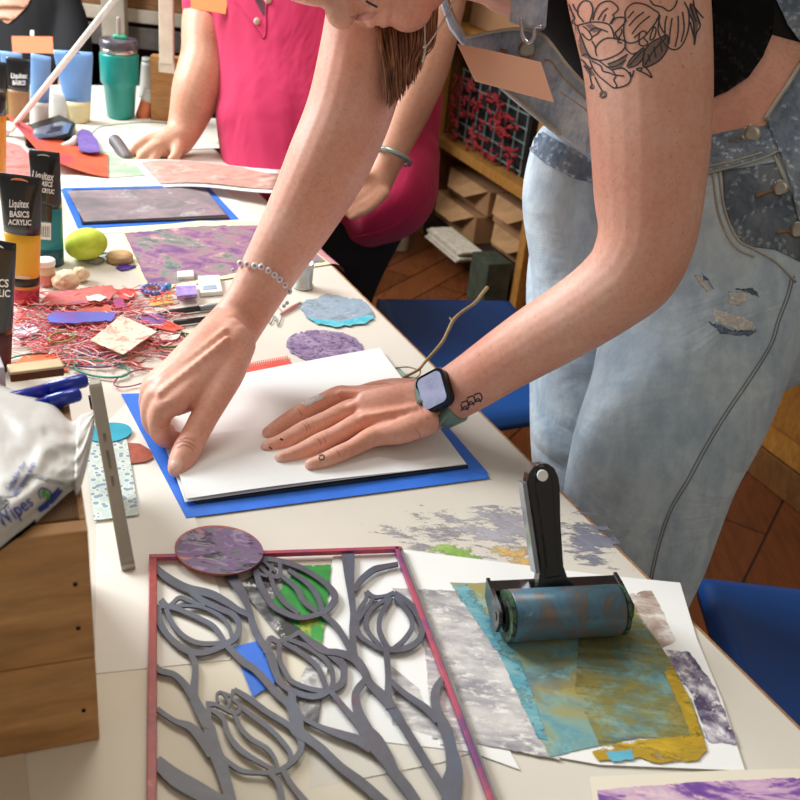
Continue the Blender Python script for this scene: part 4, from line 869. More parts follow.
sbx('shelf_board', .04, SL-.04, .001, .37, .365, .40, mHoney, su); sbx('shelf_board', .04, SL-.04, .001, .37, .76, .80, mHoney, su); sbx('shelf_board', .04, SL-.04, .001, .37, 1.2, 1.24, mHoney, su)
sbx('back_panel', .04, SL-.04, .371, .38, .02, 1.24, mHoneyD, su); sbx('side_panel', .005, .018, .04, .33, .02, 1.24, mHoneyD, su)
for k, (x0, x1, z, h, y0) in enumerate(((.07, .40, .092, .10, .03), (.41, .70, .092, .09, .10), (.09, .42, .20, .09, .06), (.43, .70, .19, .10, .08))):
    b_ = thing('cardboard_box', ('tan cardboard box on the lowest shelf at the far end', 'tan cardboard box on the lowest shelf behind the newspapers', 'upper cardboard box stacked at the far end of the lowest shelf', 'upper cardboard box stacked above the newspapers')[k], 'box', s0+d3*x0+n3*y0+UP*z, 'cardboard boxes in the shelf unit')
    sbx('carton', x0, x1, y0, y0+.24, z, z+h, mCard, b_)
    # half-open flap leaning forward
    bm = NB(); q = s0+d3*x0+n3*y0+UP*(z+h+.0005); W_ = x1-x0
    prism(bm, [q+d3*.01, q+d3*(W_-.01), q+d3*(W_*.72)-n3*.05-UP*.045, q+d3*(W_*.3)-n3*.05-UP*.045], n3*-.003); obj('flap', bm, mat('#ab8359', .8), b_)
# newspapers and a green box low at the near end
npk = thing('newspaper_stack', 'stack of folded newspapers at the foot of the shelf unit', 'newspapers', s0+d3*.5-n3*.1)
for k in range(6):
    o_ = s0+d3*(.30+.01*(k % 3))-n3*.115+n3*(.0+.006*(k % 2)); sbx('newspaper', 0, .26, -.0, .085, .0905+k*.0072, .0972+k*.0072, mat(('#c9bfae', '#b8ad9c', '#d3c9b6')[k % 3], .8, vary=.10, scale=60), npk, .001, o=o_)
gb = sbx('green_box', .64, .76, -.10, -.012, .002, .16, mat('#3c4437', .6), None); tag(gb, 'dark green box standing on the floor before the newspapers', 'box')
# gridded black crate of red yarn
cr = thing('wire_crate', 'black gridded crate with red yarn tufts on the middle shelf', 'crate', s0+d3*.4+n3*.1+UP*.41)
sbx('crate_body', .10, .62, .06, .30, .4015, .66, mat('#141416', .6), cr)
bm = NB(); gridm = mat('#7c8a86', .5)
for k in range(8): box(bm, s0+d3*(.12+.07*k)+n3*.052+UP*.53, .004, .004, .25, A3)
for k in range(6): box(bm, s0+d3*.36+n3*.053+UP*(.42+.046*k), .51, .004, .004, A3)
obj('wire_grid', bm, gridm, cr)
bm = NB(); rnd = random.Random(5)
for k in range(95):
    q = s0+d3*rnd.uniform(.1, .6)+n3*.035+UP*(.43+.045*rnd.randint(0, 4)+rnd.uniform(-.01, .01)); a = rnd.uniform(0, PI)
    tube(bm, [tuple(q+d3*(rnd.uniform(-.022, .022))+UP*rnd.uniform(-.018, .018)-n3*rnd.uniform(0, .02))+(.0045,) for _ in range(3)], 6, 3)
o = obj('red_yarn', bm, mat('#8e1b22', .8), cr); o['kind'] = 'stuff'
ub = sbx('tan_carton', .12, .66, .05, .32, .802, 1.08, mCard, None); tag(ub, 'large tan carton on the upper board of the shelf unit', 'box')
# near cabinet
k0 = Vector((.80, 2.42, 0)); KL = .95
kc = thing('cabinet', 'honey-coloured wooden cabinet with two doors behind the denim legs', 'cabinet', k0+d3*KL/2+n3*.2)
def kbx(name, x0, x1, y0, y1, z0, z1, m, par=kc, bev=.002): return sbx(name, x0, x1, y0, y1, z0, z1, m, par, bev, o=k0)
mHon2 = wood('bright honey wood', '#c98f3e', '#ad7226', 4, (3, 3, 1), .4)
kbx('carcass', 0, KL, .021, .42, .04, .86, mHon2); kbx('top', -.02, KL+.02, -.01, .43, .861, .89, mHon2)
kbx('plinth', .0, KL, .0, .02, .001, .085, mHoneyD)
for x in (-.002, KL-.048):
    kbx('foot', x, x+.05, .022, .08, .0005, .039, mHoneyD)
for i, x in enumerate((.02, KL/2+.005)):
    d_ = kbx('door', x, x+KL/2-.03, 0, .02, .09, .85, mHon2)
    bm = NB(); box(bm, k0+d3*(x+KL/4-.015)-n3*.002+UP*.47, KL/2-.13, .004, .62, A3, .001); obj('raised_panel', bm, wood('door panel', '#bb8138', '#9e6625', 5, (3, 3, 1), .4), d_)
    bm = NB(); box(bm, k0+d3*(x+.006)-n3*.004+UP*.20, .016, .006, .05, A3, .001); obj('hinge', bm, mDarkMetal, d_)
    bm = NB(); lathe(bm, k0+d3*(x+(KL/2-.06 if i == 0 else .04))-n3*.001+UP*.5, [(.006, 0), (.006, .012), (.012, .018), (.01, .026)], 16, axes(d3, UP, -n3)); obj('knob', bm, mDarkMetal, d_, True)
# cream chair leg by the shelf
q = G(400, 249, .001); bm = NB(); tube(bm, [(q.x, q.y, .002, .03), (q.x, q.y, .45, .028)], 16, 1, None, False); tag(obj('post', bm, mat('#a89c86', .6)), 'short cream round post on the floor behind the pink-shirted person', 'post')
# blue stools
mBl = mat('#0b4f9c', .42, vary=.02, scale=5)
def stool(name, corners, label, dip, rd=.30):
    c = sum((G(*q, .45) for q in corners), Vector())/4; t = thing(name, label, 'stool', (c.x, c.y, 0), 'blue stools')
    tl, tr, br, bl = [G(*q, .45) for q in corners]; bm = NB(); n = 24
    def pos(u, v, z):
        # round the corners of the seat
        x, y = 2*u-1, 2*v-1; r = rd; ax_, ay = abs(x), abs(y)
        if ax_ > 1-r and ay > 1-r:
            dx, dy = (ax_-(1-r))/r, (ay-(1-r))/r; m_ = max(dx, dy); l = math.hypot(dx, dy); k = m_/l if l else 1
            x = math.copysign(1-r+dx*k*r, x); y = math.copysign(1-r+dy*k*r, y)
        u, v = (x+1)/2, (y+1)/2; p = tl.lerp(tr, u).lerp(bl.lerp(br, u), v); e = max(abs(2*u-1), abs(2*v-1)); return p+UP*(z-dip*(1-e**2)-.022*max(0, e-.86)**2/.0196)
    a = [[bm.verts.new(pos(i/n, j/n, 0)) for i in range(n+1)] for j in range(n+1)]; b = [[bm.verts.new(pos(i/n, j/n, -.012)) for i in range(n+1)] for j in range(n+1)]
    for j in range(n):
        for i in range(n): bm.faces.new((a[j][i], a[j][i+1], a[j+1][i+1], a[j+1][i])); bm.faces.new((b[j][i], b[j+1][i], b[j+1][i+1], b[j][i+1]))
    rim = [(0, i) for i in range(n)]+[(j, n) for j in range(n)]+[(n, i) for i in range(n, 0, -1)]+[(j, 0) for j in range(n, 0, -1)]
    for k in range(len(rim)): p, q = rim[k], rim[(k+1) % len(rim)]; bm.faces.new((a[p[0]][p[1]], b[p[0]][p[1]], b[q[0]][q[1]], a[q[0]][q[1]]))
    obj('seat', bm, mBl, t, True)
    for u, v in ((.18, .2), (.82, .2), (.82, .8), (.18, .8)):
        p = tl.lerp(tr, u).lerp(bl.lerp(br, u), v); bm = NB(); tube(bm, [(p.x, p.y, .43-dip, .011), (p.x+(p.x-c.x)*.15, p.y+(p.y-c.y)*.15, .001, .011)], 12, 1, None, False); obj('leg', bm, mat('#3a3c40', .4, .7), t)
stool('stool', [(372, 292), (512, 295), (600, 400), (430, 425)], 'blue stool seen between the table edge and the shelf unit', .012, .22)
stool('stool', [(700, 569), (858, 586), (960, 800), (755, 740)], 'blue stool at the right edge of the picture below the table edge', .012, .12)
# ------------------------------------------------------------------ shelving at the back left
f0 = Vector((-1.75, 3.35, 0))
mCrm = mat('#cfc6b2', .6); mBrn = wood('brown board', '#a5744a', '#86572f', 4, (1, 3, 3), .6)
ru = thing('storage_rack', 'wooden storage rack with cream posts and grey rail behind the black-shirted person', 'rack', f0+Vector((.75, .2, 0)))
def rbx(name, x0, x1, y0, y1, z0, z1, m, par=ru, bev=.002):
    bm = NB(); box(bm, f0+Vector(((x0+x1)/2, (y0+y1)/2, (z0+z1)/2)), x1-x0, y1-y0, z1-z0, None, bev); return obj(name, bm, m, par)
zr = lambda x, y: P(x, y, 3.25).z
for x in (0, .66, 1.42): rbx('upright', x, x+.075, 0, .04, .001, 1.25, mCrm)
rbx('rail', 0, 1.5, .041, .06, .735, .775, mCrm); rbx('rail', 0, 1.5, .041, .06, .655, .72, mat('#77716c', .5, .3))
rbx('board', .076, 1.42, .061, .40, .776, .80, mBrn); rbx('front_board', .076, 1.42, .061, .075, .8, .88, mBrn)
rbx('board', .076, 1.42, .061, .40, .25, .275, mBrn); rbx('back_panel', 0, 1.5, .401, .415, .01, 1.24, mat('#3d2a1e', .8)); rbx('side_panel', 1.476, 1.49, .061, .40, .01, 1.24, mBrn)
for k, (x, w_, cl_) in enumerate(((.10, .28, '#6f3a2a'), (.42, .26, '#8b5a3c'), (.76, .30, '#7a3a34'), (1.1, .28, '#5b4332'))):
    b_ = rbx('storage_box', x, x+w_, .10, .36, .802, 1.02, mat(cl_, .7, vary=.08, scale=14), None, .004); tag(b_, ('dark red storage box at the left end of the back rack', 'brown storage box second from the left on the back rack', 'wine red storage box right of the cream middle post on the back rack', 'dark brown storage box at the right end of the back rack')[k], 'box')
for k, (x, w_, cl_) in enumerate(((.12, .4, '#2a2320'), (.8, .45, '#1f1c1c'))):
    b_ = rbx('dark_bin', x, x+w_, .10, .38, .276, .60, mat(cl_, .7), None, .004); tag(b_, ('dark bin on the lower board behind the black-shirted person', 'dark bin on the lower board behind the teal tumbler')[k], 'bin')
# ================================================================== PEOPLE
def skin(name, a, b_, c, rough=.5, freck=True):
    m, nt, b = newmat(name); v = coords(nt)
    base = ramp(nt, noi(nt, v, 9, 4, .6), [(.3, a), (.5, b_), (.72, c)])
    fine = ramp(nt, noi(nt, v, 190, 3, .7), [(.42, (.90, .80, .76)), (.56, (1, 1, 1))])
    c1 = mixc(nt, .28, base, mixc(nt, 1.0, base, fine, 'MULTIPLY'))
    if freck: c1 = mixc(nt, ramp(nt, noi(nt, v, 260, 1, .5), [(.70, 0), (.76, .35)]), c1, '#9c5a42')
    nt.links.new(c1, b.inputs['Base Color']); b.inputs['Roughness'].default_value = rough
    b.inputs['Subsurface Weight'].default_value = .12; b.inputs['Subsurface Radius'].default_value = (.012, .004, .002); b.inputs['Subsurface Scale'].default_value = .5
    bump(nt, b, noi(nt, v, 420, 3, .6), .12, .0006); return m
mSkin = skin('warm freckled skin', '#de9c85', '#e8ae98', '#f0c2b0')
mSkin2 = skin('tanned skin', '#c98f73', '#d9a488', '#deb096')
def denim(name, cols, wash):
    m, nt, b = newmat(name); v = coords(nt)
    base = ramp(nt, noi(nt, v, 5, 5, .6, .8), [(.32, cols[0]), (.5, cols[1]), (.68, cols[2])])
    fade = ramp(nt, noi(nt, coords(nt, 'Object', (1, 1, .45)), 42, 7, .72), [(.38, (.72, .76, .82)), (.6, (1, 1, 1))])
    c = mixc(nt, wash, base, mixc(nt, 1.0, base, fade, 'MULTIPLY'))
    tw = nt.nodes.new('ShaderNodeTexWave'); tw.inputs['Scale'].default_value = 260; tw.bands_direction = 'DIAGONAL'; nt.links.new(v, tw.inputs[0])
    c = mixc(nt, .10, c, mixc(nt, 1.0, c, tw.outputs[0], 'MULTIPLY'))
    nt.links.new(c, b.inputs['Base Color']); b.inputs['Roughness'].default_value = .9; b.inputs['Sheen Weight'].default_value = .15
    bump(nt, b, noi(nt, v, 30, 6, .7), .35, .004)
    n2 = nt.nodes.new('ShaderNodeBump'); n2.inputs['Strength'].default_value = .2; n2.inputs['Distance'].default_value = .05
    nt.links.new(noi(nt, coords(nt, 'Object', (1, 1, 1.8)), 5.5, 3, .5, 1.6), n2.inputs['Height']); b_n = b.inputs['Normal'].links[0].from_node; nt.links.new(n2.outputs[0], b_n.inputs['Normal']); return m
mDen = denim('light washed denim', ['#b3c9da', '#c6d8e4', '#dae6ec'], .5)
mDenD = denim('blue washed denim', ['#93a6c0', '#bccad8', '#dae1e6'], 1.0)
mStitch = mat('#a98e6c', .8); mSeam = mat('#85878c', .9); mHem = mat('#b5b1a4', .9); mPocket = denim('pocket denim', ['#8492a2', '#a0abb5', '#b6bdc2'], .9)
mNavy = denim('dark denim fold', ['#2c3b55', '#4b607f', '#6b7f98'], .8)
# ------------------------------------------------------------------ the pressing person
RA = [A(405, -110, 1.05, 62, .9), A(385, -20, 1.06, 54, .95), A(366, 50, 1.07, 46, .95), A(349, 112, 1.08, 43, 1), A(327, 165, 1.085, 41.5, 1), A(303, 212, 1.09, 36, 1), A(281, 250, 1.095, 31, .95), A(262, 283, 1.095, 27.5, .8), A(246, 310, 1.09, 26, .8), A(228, 335, 1.085, 28, .7)]
# right hand: back of the hand seen from above, fingers folded under, thumb pressing
def L3(*c): return [tuple(x) for x in c]
hand_r = [
 L3(B(236, 322, .078, .023, .8), B(214, 346, .072, .024, .7), B(192, 368, .064, .022, .62), B(170, 387, .054, .017, .7)),
 L3(B(234, 332, .074, .021, .8), B(214, 362, .064, .022, .75), B(194, 388, .052, .020, .75), B(174, 402, .044, .015, .85)),
 L3(B(225, 318, .080, .016), B(195, 348, .070, .0145), B(168, 372, .060, .0115), B(155, 381, .052, .0105), B(149, 392, .040, .0098), B(152, 404, .024, .0092), B(160, 410, .013, .0085)),
 L3(B(228, 325, .082, .015), B(195, 356, .072, .0135), B(166, 380, .062, .0115), B(153, 388, .054, .0112), B(149, 403, .038, .0102), B(153, 416, .021, .0096), B(163, 421, .011, .0088)),
 L3(B(231, 332, .080, .015), B(200, 364, .068, .0135), B(169, 391, .058, .0118), B(155, 398, .051, .0115), B(151, 415, .036, .0104), B(156, 428, .019, .0098), B(167, 432, .010, .009)),
 L3(B(236, 338, .076, .016), B(205, 372, .064, .0145), B(175, 402, .054, .0122), B(162, 410, .047, .0118), B(159, 427, .032, .0105), B(165, 438, .016, .0098), B(176, 440, .009, .009)),
 L3(B(240, 345, .066, .017), B(229, 372, .058, .0165), B(216, 396, .048, .0150), B(206, 414, .039, .0138), B(196, 433, .029, .0132), B(187, 450, .0195, .0138), B(180, 464, .0125, .0118), B(178, 468, .011, .010)),
]
LAc = [A(618, -150, .90, 62, 1), A(628, -90, .90, 66, .95), A(636, -20, .90, 70, .95), A(647, 60, .905, 64, .95), A(650, 130, .91, 60, .95), A(649, 190, .915, 55, .95), A(647, 235, .92, 49, 1), A(633, 270, .93, 46, 1), A(608, 294, .945, 41, 1), A(575, 317, .965, 38, .95), A(540, 338, .985, 35.5, .92), A(505, 360, 1.005, 32, .88), A(472, 382, 1.025, 29, .8), A(445, 398, 1.045, 27, .72), A(425, 406, 1.055, 27, .66)]
hand_l = [
 L3(B(440, 400, .042, .023, .8), B(418, 406, .038, .026, .62), B(392, 413, .031, .029, .52), B(366, 418, .024, .028, .42)),
 L3(B(425, 396, .040, .0155), B(385, 396, .034, .0125), B(350, 396, .027, .0105), B(338, 396, .0245, .0103), B(316, 405, .0205, .0085), B(300, 413, .0180, .0086), B(282, 424, .0145, .0076), B(268, 433, .0125, .0062)),
 L3(B(425, 402, .040, .0150), B(390, 407, .034, .0125), B(358, 409, .027, .0108), B(347, 411, .0245, .0105), B(322, 422, .0205, .0088), B(306, 429, .0185, .0090), B(285, 440, .0150, .0078), B(267, 447, .0125, .0064)),
 L3(B(425, 412, .037, .0150), B(395, 418, .032, .0125), B(368, 421, .026, .0105), B(357, 424, .0235, .0102), B(335, 435, .0200, .0086), B(320, 442, .0180, .0088), B(299, 452, .0145, .0076), B(281, 458, .0125, .0063)),
 L3(B(425, 422, .034, .0150), B(402, 431, .029, .0130), B(380, 435, .024, .0105), B(370, 438, .0220, .0098), B(352, 448, .0185, .0080), B(339, 454, .0165, .0080), B(323, 461, .0140, .0070), B(310, 465, .0125, .0058)),
 L3(B(420, 394, .034, .016), B(395, 390, .024, .0135), B(372, 392, .0185, .0115), B(352, 398, .0165, .0100), B(334, 405, .0150, .0085)),
]
for fi in range(1, 5):
    hand_l[fi] = [(x, y, z, r*(1.08 if q > 1 else 1), rb*1.08) for q, (x, y, z, r, rb) in enumerate(hand_l[fi])]
tend = [L3(B(x0, y0, h0, .0036), B((x0+x1)/2, (y0+y1)/2, (h0+h1)/2+.001, .0036), B(x1, y1, h1, .0042)) for x0, y0, h0, x1, y1, h1 in (
    (415, 393, .0495, 341, 392, .0345), (415, 399, .0505, 352, 405, .0360), (414, 408, .0480, 363, 417, .0335), (412, 418, .0430, 375, 432, .0290),
    (222, 323, .0900, 158, 373, .0635), (225, 330, .0905, 158, 385, .0645), (228, 338, .0890, 160, 394, .0635), (228, 350, .0780, 168, 403, .0585))]
hand_l += tend
torso = [L3(A(745, 175, 1.16, 118, 1.0), A(722, 90, 1.17, 112, 1.05), A(690, 0, 1.17, 110, 1.1), A(650, -80, 1.15, 112, 1.15), A(600, -150, 1.12, 95, 1.3)),
         L3(A(430, -115, 1.10, 70, .9), A(520, -150, 1.11, 78, .9), A(610, -140, 1.05, 80, .9), A(630, -110, .95, 70, .9)),
         L3(A(560, -140, 1.10, 60, 1), A(500, -110, 1.07, 55, 1), A(455, -70, 1.05, 55, 1)),
         L3(A(500, -60, 1.12, 70, 1), A(520, -40, 1.12, 55, 1))]
# head turned down: chin right, nose left
HC_ = P(366, -73, 1.0)
hx_ = (Rv*-.80-Uv*-.12+Fv*-.10).normalized()          # towards the crown: left, a little up
hf_ = (-Uv*.95-Rv*.18-Fv*.25); hf_ = (hf_-hx_*hf_.dot(hx_)).normalized()   # face points down
hs_ = hx_.cross(hf_)
def hp(u, f_, s_): return HC_+hx_*u+hf_*f_+hs_*s_
def head_extra(bm):
    def ball(c, rx, ry, rz): 
        M = axes(hx_, hf_, hs_).to_4x4(); M.translation = c; bmesh.ops.create_icosphere(bm, subdivisions=4, radius=1, matrix=M @ Matrix.Diagonal((rx, ry, rz, 1)))
    ball(hp(.045, -.01, 0), .100, .098, .075); ball(hp(-.02, .035, 0), .075, .062, .058)
    ball(hp(-.052, .078, 0), .025, .026, .026)                # chin
    ball(hp(-.045, .045, .03), .04, .03, .02); ball(hp(-.045, .045, -.03), .04, .03, .02)
    ball(hp(-.018, .094, 0), .0085, .010, .022); ball(hp(-.031, .092, 0), .0085, .011, .020)   # lips
    ball(hp(.012, .098, 0), .016, .020, .0135); ball(hp(.012, .090, .012), .010, .010, .008); ball(hp(.012, .090, -.012), .010, .010, .008)
    ball(hp(.035, .085, 0), .025, .014, .009)
    ball(hp(.01, .0, .074), .03, .017, .012); ball(hp(.01, .0, -.074), .03, .017, .012)
body = None
pm = thing('person', 'person in denim overalls and black crop top bending to press paper with both hands', 'person', G(690, 620, .0)+Vector((.10, .12, 0)))
def all_extra(bm): head_extra(bm)
body = flesh('body', [RA]+hand_r+[LAc]+hand_l+torso, .0024, 5, mSkin, pm, 22, all_extra)
SB = Surf(body)
# lips, nails, marks
mNail = mat('#efc3b2', .3, coat=.4, vary=.02); mInk = mat('#30333a', .6); mInkL = mat('#6e6662', .7)
def nail(px): bm = NB(); drape_poly(bm, SB, px, .0005, 1.5, 0); obj('fingernail', bm, mNail, body, True)
nail(ell(176.5, 464, 6.2, 7.5, 25, 18)); nail(ell(267, 433, 4, 2.6, -35, 14)); nail(ell(265, 446, 4, 3, -20, 14)); nail(ell(279, 458, 4, 3, -20, 14)); nail(ell(309, 465, 3.6, 2.6, -15, 14))
bm = NB(); drape_poly(bm, SB, rag([(299, 403), (312, 396), (326, 395), (322, 399), (306, 406)], .8, 2, 3), .0004, 1.5, .0002); obj('white_paint', bm, mWhite, body)
for q_ in ([(319, 456, 1.1), (323, 455, 1.1), (324, 459, 1.1), (320, 460, 1.1), (319, 457, 1.1)], [(280, 439, 2), (283, 440, 1.6)], [(269, 447, 1.6), (272, 449, 1.2)]):
    bm = NB(); drape_ribbon(bm, SB, q_, .0004, 3); obj('finger_mark', bm, mInk, body)
mCrs = mat('#bd7a66', .6, vary=.02)
for q_ in ([(176, 444, .4), (183, 441, .9), (191, 444, .9), (196, 449, .4)], [(177, 448, .4), (184, 445, .9), (191, 448, .9), (194, 452, .4)], [(180, 440, .4), (187, 438, .8), (195, 441, .4)],
           [(302, 423, .4), (306, 427, .9), (307, 432, .4)], [(305, 422, .4), (309, 426, .8), (310, 430, .4)], [(317, 438, .4), (320, 442, .9), (321, 446, .4)], [(322, 436, .4), (325, 440, .8), (326, 443, .4)],
           [(336, 450, .4), (339, 454, .9), (339, 457, .4)], [(297, 409, .4), (301, 413, .9), (301, 417, .4)], [(415, 428, .4), (420, 436, .8), (418, 444, .4)], [(424, 395, .4), (420, 404, .7), (423, 413, .4)]):
    bm = NB(); drape_ribbon(bm, SB, q_, .0003, 4); obj('skin_crease', bm, mCrs, body)
bm = NB()
for x, y in ((465, 405), (471, 400), (478, 397)):
    drape_ribbon(bm, SB, [(x-4, y-2, 1.4), (x+2, y-4, 1.4), (x+4, y+2, 1.4), (x-2, y+4, 1.4), (x-4, y-1, 1.4)], .0004, 3); drape_ribbon(bm, SB, [(x-4, y+6, 1.3), (x, y+1, 1.3), (x+3, y+5, 1.3)], .0004, 3)
obj('wrist_tattoo', bm, mInk, body)
# flower tattoo on the upper arm, drawn line by line; crop coordinates are 5x from (560,0)
TL_ = [
 [(100,165),(115,205),(135,255),(160,290),(200,302),(250,290),(300,265),(325,235),(322,205),(285,195),(240,190),(200,210),(178,245),(185,280)],
 [(100,165),(90,130),(115,120),(150,112),(190,110),(240,120),(262,150),(272,190)],[(115,130),(140,150),(160,185),(150,200),(130,190),(110,165)],[(150,155),(175,140),(210,148),(240,160)],[(160,185),(185,170),(205,150)],
 [(160,205),(175,230),(178,250)],
 [(120,110),(90,70),(95,30),(120,5),(150,10),(165,50),(150,110)],[(165,100),(175,60),(200,20),(245,5),(280,25),(290,50),(265,75),(270,85),(250,120)],[(190,100),(215,60),(240,40)],[(215,105),(230,70)],
 [(255,120),(280,90),(320,88),(330,105),(300,140),(275,165)],[(275,165),(290,190),(310,160),(305,145)],[(300,190),(290,210),(310,215)],
 [(325,60),(345,30),(380,15),(430,25),(470,50),(495,70),(480,110),(450,150),(420,185),(380,210),(345,215),(325,200),(318,150),(325,100),(325,60)],[(345,130),(380,90),(420,60)],[(360,170),(400,120),(450,80)],[(340,90),(370,55)],[(370,190),(405,160)],
 [(395,190),(400,165),(420,155),(432,170),(420,190),(440,215),(420,230),(398,222),(395,190)],
 [(450,0),(470,25),(510,35),(545,55),(575,30),(585,0)],[(480,110),(490,90),(500,130),(520,165)],[(455,170),(450,200),(470,190),(480,150),(470,135),(455,170)],
 [(500,75),(490,150),(510,200),(545,240),(580,248),(610,225),(635,170),(645,110),(640,50),(620,10)],[(545,220),(550,160),(560,90)],[(575,235),(590,160),(590,80)],[(605,210),(620,140),(612,60)],[(525,190),(525,120),(535,80)],
 [(640,60),(665,110),(670,170),(672,225),(680,170),(700,130),(690,90),(670,30),(665,0)],[(660,20),(690,60),(715,90)],[(650,110),(672,200)],[(680,110),(665,70),(650,20)],
 [(335,335),(350,300),(390,260),(420,240),(415,290),(385,325),(340,340)],[(345,330),(415,250)],
 [(415,300),(425,250),(460,210),(500,190),(535,175),(540,210),(535,250),(500,300),(450,330),(418,335),(415,300)],[(425,325),(470,250),(530,190)],[(440,270),(450,310)],[(470,235),(480,290)],[(500,205),(510,260)],
 [(420,335),(440,350),(460,388),(430,370),(400,355)],
 [(155,290),(190,300),(230,330),(260,350),(280,380),(270,400),(285,430),(270,440),(230,410),(190,375),(165,340),(150,300)],[(160,305),(205,330),(215,355),(250,365),(270,375)],[(260,350),(310,340),(340,360),(355,390),(340,420),(300,437),(270,440)],[(230,335),(280,330),(330,300)],[(270,375),(320,380)],[(240,320),(290,300),(340,270)],
 [(150,375),(155,400),(162,425)],[(175,385),(195,425),(215,460)],[(100,290),(130,320),(155,370)],[(110,280),(135,270),(150,290)],[(120,330),(145,345),(165,335)],
 [(45,20),(60,60),(75,90),(62,110),(90,130)],[(30,130),(50,120),(70,150),(60,190),(85,240),(100,270)],[(45,160),(60,175),(75,215)],[(65,20),(80,50),(95,60)],
 [(325,220),(330,245),(360,270),(385,262)],[(350,360),(360,385),(370,350)],[(380,345),(410,340),(400,355),(380,345)],
]
bm = NB()
for s_ in TL_:
    drape_ribbon(bm, SB, [(560+x/5, y/5, 1.45) for x, y in s_], .00035, 4)
for cx, cy, r_ in ((162, 435, 10), (217, 474, 15), (217, 474, 8), (160, 436, 4)): drape_ribbon(bm, SB, [(560+(cx+r_*math.cos(a))/5, (cy+r_*math.sin(a))/5, .8) for a in [2*PI*k/10 for k in range(11)]], .00035, 2)
for k in range(14):
    a = 2*PI*k/14; drape_ribbon(bm, SB, [(560+(217+16*math.cos(a))/5, (474+16*math.sin(a))/5, .5), (560+(217+23*math.cos(a))/5, (474+23*math.sin(a))/5, .5)], .00035, 1)
obj('flower_tattoo', bm, mInk, body)
m, nt, b = newmat('grey shading ink'); b.inputs['Base Color'].default_value = lin('#4b4a4a'); b.inputs['Alpha'].default_value = .5; b.inputs['Roughness'].default_value = .6
for pl_ in ([(335,335),(350,300),(390,260),(420,240),(415,290),(385,325)], [(415,300),(425,250),(460,210),(500,190),(535,175),(540,210),(535,250),(500,300),(450,330),(418,335)], [(100,165),(115,205),(135,255),(160,290),(190,300),(150,300),(110,280),(90,220)], [(118,322),(150,330),(180,380),(150,380),(128,350)], [(30,20),(60,60),(75,100),(90,170),(80,200),(50,150),(35,90)], [(640,60),(665,110),(670,220),(690,130),(700,110),(670,30),(650,10)], [(235,320),(290,300),(340,270),(330,300),(310,340),(265,350)], [(125,125),(160,118),(210,150),(170,165)]):
    bm = NB(); drape_poly(bm, SB, [(560+x/5, y/5) for x, y in pl_], .00022, 3, 0); obj('tattoo_shading', bm, m, body)
# ------------------------------------------------------------------ clothes
crop = flesh('crop_top', [L3(A(738, 20, 1.168, 121, 1.07), A(700, -20, 1.168, 121, 1.1), A(655, -85, 1.148, 120, 1.15)), L3(A(608, 40, 1.12, 50, 1), A(585, -10, 1.12, 60, 1), A(600, -80, 1.12, 70, 1))], .004, 4, mat('#0c0c0e', .85, vary=.01), pm, 28)
pants = flesh('overalls', [
    L3(A(748, 205, 1.15, 122, .98), A(738, 245, 1.14, 128, .98), A(725, 290, 1.14, 122, .95)),
    L3(A(700, 240, 1.09, 100, .95), A(702, 308, 1.08, 99, .9), A(682, 390, 1.07, 91, .85), A(654, 460, 1.07, 84, .85), A(634, 540, 1.09, 75, .9), A(618, 620, 1.13, 64, .95), A(650, 720, 1.2, 58, 1), A(672, 830, 1.3, 52, 1), A(690, 940, 1.42, 46, 1)),
    L3(A(640, 200, 1.24, 98, .9), A(612, 280, 1.27, 86, .85), A(603, 370, 1.28, 74, .85), A(597, 450, 1.29, 66, .85), A(600, 540, 1.32, 58, .9), A(615, 640, 1.38, 52, 1), A(635, 760, 1.48, 46, 1), A(650, 850, 1.58, 42, 1)),
    L3(A(575, 158, 1.16, 46, 1.1), A(570, 200, 1.18, 48, 1.2), A(584, 260, 1.21, 54, 1.1), A(594, 340, 1.24, 58, 1.0), A(594, 430, 1.27, 60, .9)),
    L3(A(830, 90, 1.20, 52, 1.4), A(795, 190, 1.18, 80, 1.2)),
    ], .005, 5, mDen, pm, 26)
bib = None
# bib: a curved denim plate over the chest, seen from its left side
bibp = [(438, -60), (449, 5), (457, 22), (468, 36), (492, 31), (519, 29), (541, 34), (552, 45), (566, 64), (588, 88), (612, 112), (612, 165), (560, 132), (530, 110), (508, 92), (488, 72), (470, 48), (452, 36), (441, 15), (428, -60)]
def zbib(x, y): return 1.10-(x-450)*.00075
def plate(name, px, zf, th, m, par, smooth=False):
    bm = NB(); prism(bm, [P(x, y, zf(x, y)) for x, y in px], (Fv*th)); return obj(name, bm, m, par)
bib_main = [(464, 38), (492, 32), (519, 29), (541, 34), (552, 45), (566, 64), (588, 88), (616, 116), (616, 172), (560, 134), (530, 110), (508, 92), (488, 74), (474, 55)]
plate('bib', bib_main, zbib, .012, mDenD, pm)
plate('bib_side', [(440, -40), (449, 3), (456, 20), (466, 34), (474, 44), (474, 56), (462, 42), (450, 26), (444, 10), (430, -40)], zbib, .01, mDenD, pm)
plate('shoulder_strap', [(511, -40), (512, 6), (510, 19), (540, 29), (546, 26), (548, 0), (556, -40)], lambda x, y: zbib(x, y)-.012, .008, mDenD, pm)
def cord(name, pts, zf, r, m, par, n=4):
    bm = NB(); tube(bm, [tuple(P(x, y, zf(x, y)))+(r,) for x, y in pts], 8, n); return obj(name, bm, m, par, True)
zb2 = lambda x, y: zbib(x, y)-.004
for k, pts in enumerate(([(464, 38), (492, 32), (519, 29), (541, 34), (552, 45), (566, 64), (588, 88), (612, 111)], [(474, 55), (488, 74), (508, 92), (530, 110), (560, 134)], [(440, -30), (449, 3), (456, 20), (466, 36)])): cord('bound_edge', pts, zb2, .0018, mHem, pm)
